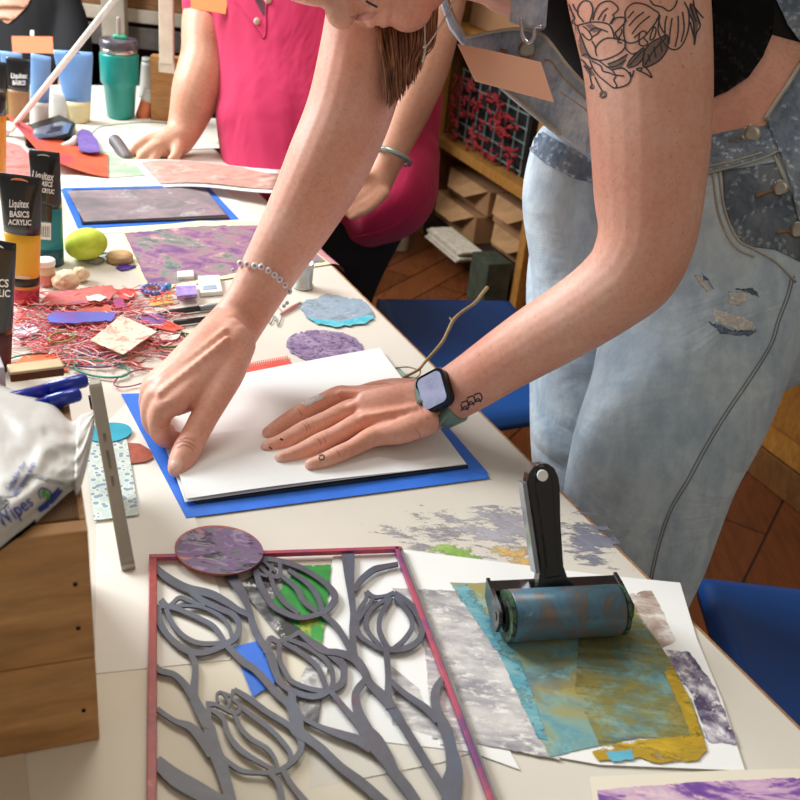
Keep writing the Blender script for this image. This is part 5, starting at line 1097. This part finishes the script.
for pts in ([(545, 60), (552, 62), (566, 80), (590, 102)], [(560, 92), (580, 105), (600, 122)]): cord('topstitching', pts, lambda x, y: zbib(x, y)-.001, .0009, mStitch, pm)
cord('wire_buckle', [(521, 20), (522, 32), (525, 40), (530, 43), (534, 38), (535, 28), (541, 27)], lambda x, y: zbib(x, y)-.016, .0022, mat('#c9ccd2', .25, .8), pm)
bq = P(528, 50, zbib(528, 50)-.009); nd = (CAM-bq).normalized(); nd = (nd-Rv*.5).normalized()
bm = NB(); lathe(bm, bq, [(.006, 0), (.0088, .003), (.0098, .004), (.0088, .0055), (.004, .005)], 24, axes(nd.orthogonal().normalized(), nd.cross(nd.orthogonal().normalized()), nd)); obj('button', bm, mat('#a9a49a', .3, .9), pm, True)
SP = Surf(pants); SPB = Surf(pants, body, crop)
def dr(name, polys, lift, m, par=pm, step=4, th=.0012):
    bm = NB()
    for px in polys: drape_poly(bm, SP, px, lift, step, th)
    return obj(name, bm, m, par, True)
def drc(name, lines, r, m, lift=.0, par=pm):
    bm = NB()
    for l in lines: drape_raised(bm, SP, l, r, 5, 6, lift)
    return obj(name, bm, m, par, True)
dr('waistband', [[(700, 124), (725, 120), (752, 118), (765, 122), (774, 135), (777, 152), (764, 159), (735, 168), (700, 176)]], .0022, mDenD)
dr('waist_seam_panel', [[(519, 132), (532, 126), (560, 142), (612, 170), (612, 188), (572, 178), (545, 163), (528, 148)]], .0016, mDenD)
drc('waistband_edge', [[(700, 124), (725, 120), (752, 118), (765, 122), (774, 135), (777, 153)], [(702, 176), (735, 168), (764, 159), (777, 153)], [(700, 170), (735, 162), (762, 154)]], .0011, mHem, .0024)
SPB.z0 = 1.0
for px in ([(765, 121), (780, 95), (800, 62), (830, 30), (830, 262), (800, 232), (786, 176), (777, 153)],):
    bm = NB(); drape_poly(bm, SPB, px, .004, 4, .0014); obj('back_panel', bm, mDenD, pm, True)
bm = NB(); drape_raised(bm, SPB, [(764, 121), (780, 96), (800, 64), (820, 40)], .0022, 5, 6, .004); obj('back_panel_edge', bm, mHem, pm, True)
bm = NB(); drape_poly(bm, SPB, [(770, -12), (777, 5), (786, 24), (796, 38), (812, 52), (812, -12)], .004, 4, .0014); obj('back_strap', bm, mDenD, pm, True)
bm = NB(); SCR = Surf(body, crop); SCR.z0 = 1.0; drape_poly(bm, SCR, [(700, 20), (700, 104), (708, 101), (728, 92), (748, 78), (762, 58), (771, 35), (774, 10), (768, -14), (700, -14)], .003, 4, .0012); obj('crop_top_hem', bm, mat('#0c0c0e', .85, vary=.01), pm, True)
drc('side_placket', [[(777, 153), (786, 172), (796, 190), (806, 210)], [(774, 156), (782, 176), (794, 196)]], .0014, mHem, .001)
dr('pocket_opening', [[(722, 170), (745, 168), (775, 162), (795, 195), (800, 230), (800, 262), (775, 250), (745, 246), (730, 225), (724, 200)]], .0008, mPocket)
drc('pocket_edge', [[(719, 168), (721, 190), (726, 215), (738, 240), (755, 250), (775, 262), (795, 282)], [(713, 170), (715, 192), (720, 218), (734, 246), (754, 257)]], .0012, mHem, .001)
drc('outer_seam', [[(794, 276), (789, 296), (780, 320), (772, 345), (752, 378), (727, 415), (706, 450), (690, 480), (672, 510), (660, 545), (652, 580)], [(791, 276), (786, 296), (777, 320), (769, 345), (749, 377), (724, 414), (703, 449), (687, 479), (669.5, 509), (657.5, 544), (649.5, 579)]], .0007, mSeam, .0004)
mWorn = denim('worn denim', ['#8296b2', '#9aabc0', '#b4c2ce'], .9)
mFray = art('frayed white threads', [(.4, '#eceae6'), (.6, '#f8f5ee')], 200, (1, 1, 3))
dr('frayed_rip', [rag(q, .8, 2, 5) for q in ([(694, 276), (700, 275), (710, 289), (706, 292)], [(728, 292), (746, 292), (747, 300), (738, 306), (729, 303)], [(712, 309), (735, 315), (752, 322), (755, 329), (738, 330), (716, 322)])], .0006, mFray, step=2.5, th=.0005)
for q_ in ([(708, 322), (735, 330), (757, 330), (750, 336), (722, 334)], [(735, 289), (752, 288), (760, 296), (748, 293)], [(700, 272), (708, 278), (714, 290), (706, 280)]): dr('worn_edge', [rag(q_, 1.2, 2, 8)], .0004, mWorn, step=2.5, th=.0004)
for x, y, r_ in ((751, 136, 9.5), (779, 189, 8), (797, 230, 8)):
    h_ = SP.hit(x, y, .003)
    if h_ is None: continue
    nd = (CAM-h_).normalized(); zc_ = topix(h_)[2]; bm = NB(); lathe(bm, h_, [(r_*.7*zc_/FPX, 0), (r_*zc_/FPX, .002), (r_*.95*zc_/FPX, .0035), (r_*.4*zc_/FPX, .003)], 24, axes(nd.orthogonal().normalized(), nd.cross(nd.orthogonal().normalized()), nd)); obj('button', bm, mat('#b5aea2', .3, .9), pm, True)
for l_ in ([(729, 143), (738, 140), (745, 139)], [(755, 197), (766, 193), (772, 192)], [(775, 233), (785, 232), (790, 232)]): drc('buttonhole', [l_], .0018, mat('#8a6a46', .8), .0012)
# shoes
for q, rot in ((A(690, 940, 1.42, 46), 0), (A(650, 850, 1.58, 42), 0)):
    bm = NB(); c = Vector((q[0], q[1], 0)); tube(bm, [(c.x+.04, c.y, .045, .042, .04), (c.x-.04, c.y, .04, .042, .038), (c.x-.14, c.y, .03, .040, .026), (c.x-.19, c.y, .024, .032, .020)], 14, 4, UP); obj('shoe', bm, mat('#d8d6d0', .6), pm, True)
# hair hanging behind the chin
mHair, nt, b = newmat('brown hair'); v = coords(nt, 'Object', (1, 1, .12)); nt.links.new(ramp(nt, noi(nt, v, 110, 3), [(.3, '#4a2b1b'), (.5, '#84543a'), (.72, '#b98a64')]), b.inputs['Base Color']); b.inputs['Roughness'].default_value = .38
rnd = random.Random(11); bm = NB()
for k in range(620):
    u = rnd.random(); lay = rnd.random(); x0 = 370+u*68; x1 = 386+u*37+rnd.uniform(-3, 3); yb = 109-42*u**1.4+rnd.uniform(-16, 2)
    z0 = 1.005+.040*lay; bow = rnd.uniform(-2, 2)
    pts = [A(x0+14-u*10, -70, z0-.01, .9), A(x0+rnd.uniform(-2, 2), -10, z0, 1.0), A(x0*.6+x1*.4+bow+2, 40, z0+.005, 1.0), A(x1+bow*.4, yb*.82, z0+.006, .8), A(x1+2-u*5+rnd.uniform(-1, 1), yb, z0+.006, .3)]
    tube(bm, pts, 4, 4, None, False)
hair = obj('hair', bm, mHair, body, True); hair['kind'] = 'stuff'
bm = NB(); M = axes(hx_, hf_, hs_).to_4x4(); M.translation = hp(.055, -.028, 0); bmesh.ops.create_icosphere(bm, subdivisions=4, radius=1, matrix=M @ Matrix.Diagonal((.105, .095, .085, 1)))
for v_ in bm.verts: v_.co += (v_.co-HC_).normalized()*.004*noise.noise(v_.co*30)
obj('hair', bm, mHair, body, True)
bm = NB(); drape_poly(bm, SB, [(349, 17), (356, 20), (364, 21), (372, 19), (378, 12), (364, 13)], .0004, 2, 0); o = obj('lips', bm, mat('#c98a84', .45), body, True)
bm = NB(); drape_raised(bm, SB, [(366, 1), (371, 4), (377, 7)], .0012); o = obj('mouth_line', bm, mInk, body)
# ------------------------------------------------------------------ worn things
mSil = mat('#c3c0b8', .25, .9)
nk = thing('necklace', 'thin silver necklace with a drop pendant hanging by the hair', 'necklace', P(425, 40, .985))
zn = lambda x, y: .985
cord('chain', [(424, 0), (424.5, 20), (425, 46)], zn, .0009, mSil, nk); cord('chain', [(458, -8), (446, 16), (434, 36), (426, 47)], zn, .0009, mSil, nk)
cord('pendant', [(425, 47), (424.5, 53), (423, 61)], zn, .0016, mSil, nk); q = P(425, 46.5, .985); bm = NB(); bmesh.ops.create_icosphere(bm, subdivisions=2, radius=.0025, matrix=Matrix.Translation(q)); obj('ring_bead', bm, mSil, nk, True)
tg = thing('name_tag', 'blank peach name tag on the denim bib of the pressing person', 'name tag', P(505, 72, 1.0))
mTag = mat('#ffc9ab', .6, vary=.005)
ztag = lambda x, y: zbib(x, y)-.022
plate('card', [(457.5, 44), (489, 50), (541, 62), (554, 102), (512, 91), (475, 81)], ztag, .0012, mTag, tg)
plate('clip', [(500, 55), (508, 57), (508, 50), (500, 48)], lambda x, y: zbib(x, y)-.012, .006, mSil, tg)
# smart watch
wt_ = thing('smart_watch', 'smart watch with green-grey strap on the wrist over the white paper', 'watch', P(440, 392, 1.07))
Wc = Vector(A(443, 397, 1.045, 27)[:3]); adir = (Vector(A(472, 382, 1.025, 1)[:3])-Vector(A(425, 406, 1.055, 1)[:3])).normalized()
face = SB.hit(437, 391, 0); fn = (face-Wc); fn = (fn-adir*fn.dot(adir)).normalized(); fn = (fn+(CAM-face).normalized()*.35); fn = (fn-adir*fn.dot(adir)).normalized(); sdn = adir.cross(fn).normalized()
rA = 27.5*1.09/1000
dv = (Wc-CAM).normalized(); uu = adir.cross(dv).normalized(); vv = adir.cross(uu).normalized(); n = 44
def wring(off):
    c = Vector(Wc); o = []
    for it in range(3):
        o = []
        for k in range(n):
            a = 2*PI*k/n; d = uu*math.cos(a)+vv*math.sin(a); h, nn_, i_, ds = SB.t.ray_cast(c+adir*off+d*.055, -d)
            o.append(h if h is not None else c+adir*off+d*.026)
        c = sum(o, Vector())/n-adir*off
    return c, o
Wc2, _o = wring(0); rows = []
for off in (-.0105, .0105):
    c_, o_ = wring(off); o_ = [(o_[k-1]+o_[k]*2+o_[(k+1) % n])/4 for k in range(n)]; rows.append([(p-(c_+adir*off)).normalized() for p in o_]); rows.append(o_)
bm = NB(); vs = []
for k in range(n): vs.append([bm.verts.new(rows[1][k]+rows[0][k]*.0006), bm.verts.new(rows[3][k]+rows[2][k]*.0006), bm.verts.new(rows[1][k]+rows[0][k]*.0034), bm.verts.new(rows[3][k]+rows[2][k]*.0034)])
for k in range(n):
    a, b2 = vs[k], vs[(k+1) % n]
    for i, j in ((0, 1), (1, 3), (3, 2), (2, 0)): bm.faces.new((a[i], a[j], b2[j], b2[i]))
obj('strap', bm, mat('#7f9f9a', .6), wt_, True)
face = SB.hit(437, 390, 0); fn = (face-Wc2); fn = (fn-adir*fn.dot(adir)).normalized()+(CAM-face).normalized()*.45; fn = (fn-adir*fn.dot(adir)).normalized(); sdn = adir.cross(fn).normalized()
h0_, nn_, i_, ds_ = SB.t.ray_cast(Wc2+fn*.06, -fn); fc = h0_+fn*.0085+adir*.0085
def rr3(w_, h_, r_, z): return [fc+sdn*(a-w_/2)+adir*(b_-h_/2)+fn*z for a, b_ in rrect(w_, h_, r_)]
bm = NB(); prism(bm, rr3(.041, .036, .009, -.0055), fn*.0095); o = obj('case', bm, mat('#1c2630', .25, .6), wt_); o.modifiers.new('b', 'BEVEL').width = .0012
bm = NB(); prism(bm, rr3(.0345, .0295, .006, .0042), fn*.0008); obj('screen', bm, mat('#b7c1e6', .12, .2, vary=.10, scale=60, coat=1), wt_)  # pale base colour stands in for bright surroundings reflected in the glass
bm = NB(); lathe(bm, fc+sdn*(-.0)-adir*.018+sdn*.008, [(.0035, 0), (.0035, .002)], 14, axes(sdn, fn, -adir)); obj('crown', bm, mat('#1c2630', .25, .6), wt_)
# bead bracelet
bc = thing('bead_bracelet', 'white letter-bead bracelet on the wrist pressing with its thumb', 'bracelet', P(262, 280, 1.07))
mB1 = mat('#f1efee', .3, coat=.3, vary=.01); mB2 = [mat('#b48ad0', .35), mat('#e08ab0', .35), mat('#9aa6c4', .35)]
pth = catmull([(236., 268.), (243., 264.), (252., 266.), (262., 267.), (272., 273.), (280., 280.), (286., 287.), (289., 296.), (288., 301.)], 8); acc = 0; last = None; kk = 0
for i, p in enumerate(pth):
    if last and math.hypot(p[0]-last[0], p[1]-last[1]) < 6.2: continue
    last = p; h_ = SB.hit(p[0], p[1], .0022)
    if h_ is None: continue
    nn = (CAM-h_).normalized(); bm = NB(); lathe(bm, h_-nn*.002, [(.0026, 0), (.0037, .001), (.0037, .0035), (.0026, .0045)], 14, axes(nn.orthogonal().normalized(), nn.cross(nn.orthogonal().normalized()), nn)); bd_ = obj('bead', bm, mB1, bc, True)
    bm = NB(); text_flat(bm, 'HOPEOSOCOXE'[kk % 11], h_+nn*.0022, Rv, Uv, .0042, .0) if False else lathe(bm, h_+nn*.0024, [(.0016, 0), (.0016, .0005)], 10, axes(nn.orthogonal().normalized(), nn.cross(nn.orthogonal().normalized()), nn)); obj('coloured_dot', bm, mB2[kk % 3], bd_); kk += 1
for p in ((233, 270), (287, 303), (284, 306)):
    h_ = SB.hit(p[0], p[1], .002) or P(p[0], p[1], 1.07)
    bm = NB(); bmesh.ops.create_icosphere(bm, subdivisions=2, radius=.0022, matrix=Matrix.Translation(h_)); obj('clear_bead', bm, mat('#cdd5e6', .2), bc, True)
# ------------------------------------------------------------------ the pink-shirted person
pk2 = thing('person', 'person in a bright pink polo shirt holding a print over the table', 'person', Vector((-.12, 2.15, 0)))
Z = 1.92
def B2(x, y, zc, r, k=1): p = P(x, y, zc); return (p.x, p.y, p.z, r, r*k)
armR = L3(A(232, -60, 1.95, 34, 1), A(210, 15, 1.93, 27, 1), A(207, 55, 1.92, 26, 1), A(197, 90, 1.91, 25, 1), A(187, 122, 1.91, 19, .9), A(178, 142, 1.90, 15, .8))
handR = [L3(A(182, 135, 1.90, 14, .9), A(170, 143, 1.89, 15, .8), A(158, 146, 1.885, 13, .7)),
         L3(A(170, 137, 1.89, 7), A(152, 138, 1.88, 5.5), A(137, 146, 1.87, 5), A(130, 156, 1.87, 4.6)),
         L3(A(170, 145, 1.89, 7), A(156, 146, 1.87, 5.5), A(143, 155, 1.86, 5.2), A(138, 163, 1.86, 4.6)),
         L3(A(168, 150, 1.89, 6.5), A(158, 153, 1.87, 5.2), A(152, 163, 1.86, 5), A(150, 168, 1.86, 4.3)),
         L3(A(165, 150, 1.90, 6), A(150, 156, 1.90, 4.8), A(141, 168, 1.89, 4.6), A(140, 174, 1.89, 4.2)),
         L3(A(178, 146, 1.88, 7), A(176, 155, 1.87, 5.6), A(171, 160, 1.865, 4.6))]
armL = L3(A(445, -70, 1.72, 36, 1), A(438, 0, 1.71, 28, 1), A(425, 60, 1.70, 26.5, 1), A(410, 105, 1.70, 23, 1), A(395, 145, 1.70, 17, .9), A(385, 168, 1.70, 15, .8), A(376, 185, 1.70, 16, .7))
handL = [L3(A(384, 170, 1.70, 14, .7), A(372, 186, 1.695, 15, .6), A(364, 195, 1.69, 13, .6))]+[L3(A(374+d, 186+d*.6, 1.69, 6), A(360+d, 196+d, 1.68, 5), A(348+d, 203+d, 1.68, 4.6), A(340+d, 206+d, 1.68, 4)) for d in (-6, 0, 6, 11)]+[L3(A(372, 176, 1.69, 6.5), A(360, 178, 1.68, 5.4), A(350, 183, 1.68, 4.6))]
tors = [L3(A(320, 160, 1.95, 96, .7), A(320, 80, 1.95, 92, .75), A(310, -10, 1.93, 88, .75), A(300, -80, 1.90, 80, .7)), L3(A(300, -70, 1.9, 40), A(290, -130, 1.86, 32), A(286, -160, 1.85, 34)), L3(A(232, -70, 1.93, 36), A(300, -85, 1.9, 40), A(440, -75, 1.74, 36))]
hc2 = P(283, -200, 1.84)
def h2(bm):
    M = Matrix.Translation(hc2); bmesh.ops.create_icosphere(bm, subdivisions=4, radius=1, matrix=M @ Matrix.Diagonal((.078, .095, .115, 1)))
    bmesh.ops.create_icosphere(bm, subdivisions=3, radius=1, matrix=Matrix.Translation(hc2+Vector((-.02, -.098, -.02))) @ Matrix.Diagonal((.014, .02, .022, 1)))
    bmesh.ops.create_icosphere(bm, subdivisions=3, radius=1, matrix=Matrix.Translation(hc2+Vector((-.015, -.075, -.09))) @ Matrix.Diagonal((.028, .022, .025, 1)))
body2 = flesh('body', [armR]+handR+[armL]+handL+tors, .0042, 4, mSkin2, pk2, 18, h2)
bm = NB(); bmesh.ops.create_icosphere(bm, subdivisions=4, radius=1, matrix=Matrix.Translation(hc2+Vector((0, .03, .03))) @ Matrix.Diagonal((.092, .1, .115, 1))); obj('hair', bm, mat('#6b5a4c', .6, vary=.1, scale=60), body2, True)
mPink, nt, b = newmat('bright pink jersey'); v = coords(nt)
nt.links.new(ramp(nt, noi(nt, v, 7, 4), [(.3, '#bd1a50'), (.7, '#cb255c')]), b.inputs['Base Color']); b.inputs['Roughness'].default_value = .85; b.inputs['Sheen Weight'].default_value = .1
bump(nt, b, noi(nt, coords(nt, 'Object', (1, 1, .35)), 9, 3, .5, .8), .5, .02)
shirt = flesh('polo_shirt', [L3(A(328, 168, 1.95, 104, .66), A(325, 120, 1.95, 108, .72), A(318, 60, 1.95, 104, .78), A(308, -20, 1.93, 100, .8), A(300, -75, 1.9, 86, .8)),
    L3(A(372, 190, 1.98, 62, .8), A(385, 130, 1.98, 55, .8), A(390, 60, 1.96, 55, .8), A(385, -20, 1.94, 60, .8)),
    L3(A(365, 215, 1.97, 34, 2.2), A(395, 196, 1.98, 40, 1.8), A(408, 160, 1.99, 32, 1.6)),
    L3(A(262, 120, 1.92, 46, .9), A(265, 80, 1.92, 42, .9)),
    L3(A(240, -60, 1.93, 44, 1), A(218, -10, 1.93, 33, 1.05), A(213, 6, 1.93, 31, 1.05)), L3(A(395, -80, 1.80, 50, 1), A(445, -60, 1.72, 42, 1), A(440, -30, 1.715, 38, 1))], .006, 4, mPink, pk2, 26)
SS = Surf(shirt)
bm = NB(); drape_raised(bm, SS, [(233, 0), (245, 14), (258, 32), (264, 38), (266, 28), (266, 10), (268, 0)], .002, 5, 6); obj('button_placket', bm, mat('#c02257', .85), pk2, True)
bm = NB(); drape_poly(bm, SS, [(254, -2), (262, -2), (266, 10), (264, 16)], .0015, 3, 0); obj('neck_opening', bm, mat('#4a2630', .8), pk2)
for x, y in ((257.5, 21.5), (268.5, 0.5)):
    h_ = SS.hit(x, y, .002); nd = (CAM-h_).normalized(); bm = NB(); lathe(bm, h_-nd*.002, [(.0055, 0), (.006, .003), (.0045, .0045)], 18, axes(nd.orthogonal().normalized(), nd.cross(nd.orthogonal().normalized()), nd)); obj('button', bm, mat('#dccbb4', .5), pk2, True)
bm = NB(); drape_raised(bm, SS, [(335, 238), (360, 236), (392, 226), (415, 208), (432, 188)], .002, 5, 6); obj('hem', bm, mPink, pk2, True)
trs = flesh('trousers', [L3(A(340, 200, 2.0, 76, .8), A(330, 245, 2.02, 58, .8)), L3(A(374, 220, 2.02, 34, 1.1), A(348, 290, 2.04, 27, 1), A(328, 380, 2.12, 26, 1), A(322, 470, 2.25, 25, 1), A(326, 540, 2.4, 23, 1)), L3(A(300, 230, 2.08, 42, 1.1), A(285, 320, 2.13, 34, 1), A(272, 420, 2.22, 30, 1), A(272, 515, 2.4, 25, 1))], .007, 4, mat('#121318', .85, vary=.01), pk2, 22)
for c in (Vector(A(326, 540, 2.4, 1)[:3]), Vector(A(272, 515, 2.4, 1)[:3])):
    bm = NB(); tube(bm, [(c.x, c.y+.05, .04, .04, .038), (c.x-.02, c.y-.06, .036, .042, .034), (c.x-.04, c.y-.14, .024, .034, .022)], 12, 4, UP); obj('shoe', bm, mat('#1b1b1e', .6), pk2, True)
# bangle on her wrist
bg = thing('bangle', 'silver-green bangle on the wrist of the pink-shirted person', 'bangle', P(392, 158, 1.70))
a1 = Vector(armL[3][:3]); a2 = Vector(armL[5][:3]); ad = (a2-a1).normalized(); c_ = Vector(A(392, 156, 1.70, 1)[:3]); u_ = ad.orthogonal().normalized(); v_ = ad.cross(u_)
bm = NB(); ra = .0325; tube(bm, [tuple(c_+u_*(ra*math.cos(a))+v_*(ra*math.sin(a)))+(.0045, .0045) for a in [2*PI*k/14 for k in range(14)]], 10, 3, closed=True); obj('band', bm, mat('#9fb0aa', .25, .6), bg, True)
tg2 = thing('name_tag', 'orange name tag at the collar of the pink-shirted person', 'name tag', P(210, 5, 1.84))
zt = lambda x, y: 1.835
plate('card', [(191, -12), (229, -10), (225.5, 14), (190.5, 8)], zt, .0015, mat('#f0a05f', .6, vary=.01), tg2)
plate('clip', [(212, -3), (217, -3), (217, -10), (212, -10)], lambda x, y: 1.84, .02, mSil, tg2)
# things she holds
hs = thing('held_print', 'pale pink print with white border held in the hand of the pink-shirted person', 'print', P(205, 172, 1.83))
def quadsheet(name, c4, zs, m, par, th=.0008, dz=0):
    tl, tr, br, bl = [P(x, y, z-dz) for (x, y), z in zip(c4, zs)]; bm = NB(); n = 12; g = []
    for j in range(n+1): g.append([tl.lerp(tr, i/n).lerp(bl.lerp(br, i/n), j/n)+UP*(.004*math.sin(i/n*5)) for i in range(n+1)])
    a = [[bm.verts.new(p+UP*th) for p in r] for r in g]; b = [[bm.verts.new(p) for p in r] for r in g]
    for j in range(n):
        for i in range(n): bm.faces.new((a[j][i], a[j][i+1], a[j+1][i+1], a[j+1][i])); bm.faces.new((b[j][i], b[j+1][i], b[j+1][i+1], b[j][i+1]))
    rim = [(0, i) for i in range(n)]+[(j, n) for j in range(n)]+[(n, i) for i in range(n, 0, -1)]+[(j, 0) for j in range(n, 0, -1)]
    for k in range(len(rim)): p, q = rim[k], rim[(k+1) % len(rim)]; bm.faces.new((a[p[0]][p[1]], b[p[0]][p[1]], b[q[0]][q[1]], a[q[0]][q[1]]))
    return obj(name, bm, m, par, True)
quadsheet('paper', [(132, 160), (282, 168), (278, 191), (156, 188)], [1.83, 1.76, 1.68, 1.73], mWhite, hs)
quadsheet('pink_print', [(139, 160.5), (281, 168.5), (277, 187), (160, 184)], [1.825, 1.76, 1.69, 1.735], art('pink print', [(.35, '#b07f76'), (.5, '#c39a8c'), (.65, '#a8726c')], 16, (1, 2, 1), over='#d6b4a6', over_scale=14), hs, .0004, .0015)
rl2 = thing('dark_roller', 'dark grey cylinder held under the hand of the pink-shirted person', 'roller', P(118, 146, 1.86)); bm = NB(); tube(bm, [A(115, 141, 1.88, 6.5), A(121, 149, 1.87, 6.5), A(127, 158, 1.86, 6)], 16, 3); obj('cylinder', bm, mat('#6f6a6c', .5), rl2, True)
# ------------------------------------------------------------------ the person in black at the far end
p3_ = thing('person', 'person in a black V-neck T-shirt behind the paint tubes at the far left', 'person', Vector((-1.15, 2.95, 0)))
ZB = 2.75
b3 = flesh('body', [L3(A(30, 90, ZB, 38, .8), A(30, 20, ZB, 40, .75), A(28, -20, ZB, 34, .8)), L3(A(26, 10, ZB, 16), A(24, -40, ZB-.02, 16), A(24, -60, ZB-.03, 17)),
    L3(A(-14, -4, ZB, 15), A(-26, 40, ZB-.05, 14), A(-24, 90, ZB-.15, 12), A(-4, 85, ZB-.35, 9), A(2, 72, ZB-.42, 8)), L3(A(62, -2, ZB, 15), A(70, 45, ZB-.03, 13), A(68, 95, ZB-.12, 11), A(50, 105, ZB-.25, 9)), L3(A(-14, -5, ZB, 15), A(26, -14, ZB, 20), A(66, -4, ZB, 15))], .006, 3, mSkin2, p3_, 16,
    lambda bm: (bmesh.ops.create_icosphere(bm, subdivisions=4, radius=1, matrix=Matrix.Translation(P(22, -95, ZB-.04)) @ Matrix.Diagonal((.078, .095, .115, 1))), bmesh.ops.create_icosphere(bm, subdivisions=3, radius=.02, matrix=Matrix.Translation(P(22, -90, ZB-.04)+Vector((0, -.1, 0))))))
bm = NB(); bmesh.ops.create_icosphere(bm, subdivisions=4, radius=1, matrix=Matrix.Translation(P(22, -102, ZB)) @ Matrix.Diagonal((.09, .1, .118, 1))); obj('hair', bm, mat('#3a2a20', .6), b3, True)
sh3 = flesh('t_shirt', [L3(A(32, 120, ZB, 46, .8), A(32, 60, ZB, 47, .8), A(30, 15, ZB, 48, .8), A(28, -4, ZB, 42, .8)), L3(A(-14, -3, ZB, 20), A(-23, 25, ZB-.02, 19)), L3(A(60, 4, ZB, 21), A(68, 24, ZB-.01, 20), A(72, 50, ZB-.03, 20), A(70, 78, ZB-.06, 18)), L3(A(-12, 0, ZB, 22), A(28, -2, ZB, 26), A(62, 4, ZB, 20))], .008, 3, mat('#15161a', .85, vary=.01), p3_, 22)
S3 = Surf(sh3); bm = NB(); drape_poly(bm, S3, [(-12, -12), (36, -12), (26, 8), (14, 20), (8, 24), (0, 20), (-10, 8)], .003, 4, 0); obj('neck_opening', bm, mSkin2, p3_, True)
tr3 = flesh('trousers', [L3(A(32, 110, ZB+.02, 46, .75), A(32, 170, ZB+.1, 42, .8)), L3(A(48, 170, ZB+.12, 24), A(50, 300, ZB+.35, 19), A(55, 400, ZB+.62, 15)), L3(A(16, 170, ZB+.12, 24), A(18, 300, ZB+.35, 19), A(24, 400, ZB+.62, 15))], .01, 3, mat('#20242c', .85), p3_, 18)
tg3 = thing('name_tag', 'orange name tag on the chest of the person in the black shirt', 'name tag', P(32, 45, 2.6)); plate('card', [(11.5, 36), (52.5, 36.5), (53.5, 53.5), (12.5, 52.5)], lambda x, y: ZB-.155, .0015, mat('#f58a58', .6, vary=.01), tg3)
plate('clip', [(30, 36), (34, 36), (34, 30), (30, 30)], lambda x, y: ZB-.153, .03, mSil, tg3)
# ================================================================== LIGHT
def lamp(name, loc, to, size, power, col, sy=None):
    l = bpy.data.lights.new(name, 'AREA'); l.energy = power; l.color = col; l.size = size
    if sy: l.shape = 'RECTANGLE'; l.size_y = sy
    o = bpy.data.objects.new(name, l); COL.objects.link(o); o.location = loc
    o.rotation_euler = (Vector(to)-Vector(loc)).to_track_quat('-Z', 'Y').to_euler(); return o
lamp('window_daylight', (-2.1, 1.95, 2.15), (0, 1.1, .85), 1.3, 108, (.95, .98, 1.0), 1.0)
lamp('ceiling_lamp', (-.35, 1.75, 2.6), (-.2, 1.25, .7), .9, 20, (1, .94, .86))
lamp('warm_fill', (.9, -.9, 2.3), (.2, 1.2, .8), 1.2, 4, (1, .82, .62))  # unseen weak warm fill, added to lift the camera-facing sides
w = bpy.data.worlds.new('world'); SC.world = w; w.use_nodes = True
w.node_tree.nodes['Background'].inputs[0].default_value = (1, .9, .78, 1); w.node_tree.nodes['Background'].inputs[1].default_value = .26
SC.view_settings.view_transform = 'Standard'; SC.view_settings.look = 'None'; SC.view_settings.gamma = 1; SC.view_settings.use_curve_mapping = False; SC.view_settings.exposure = 0
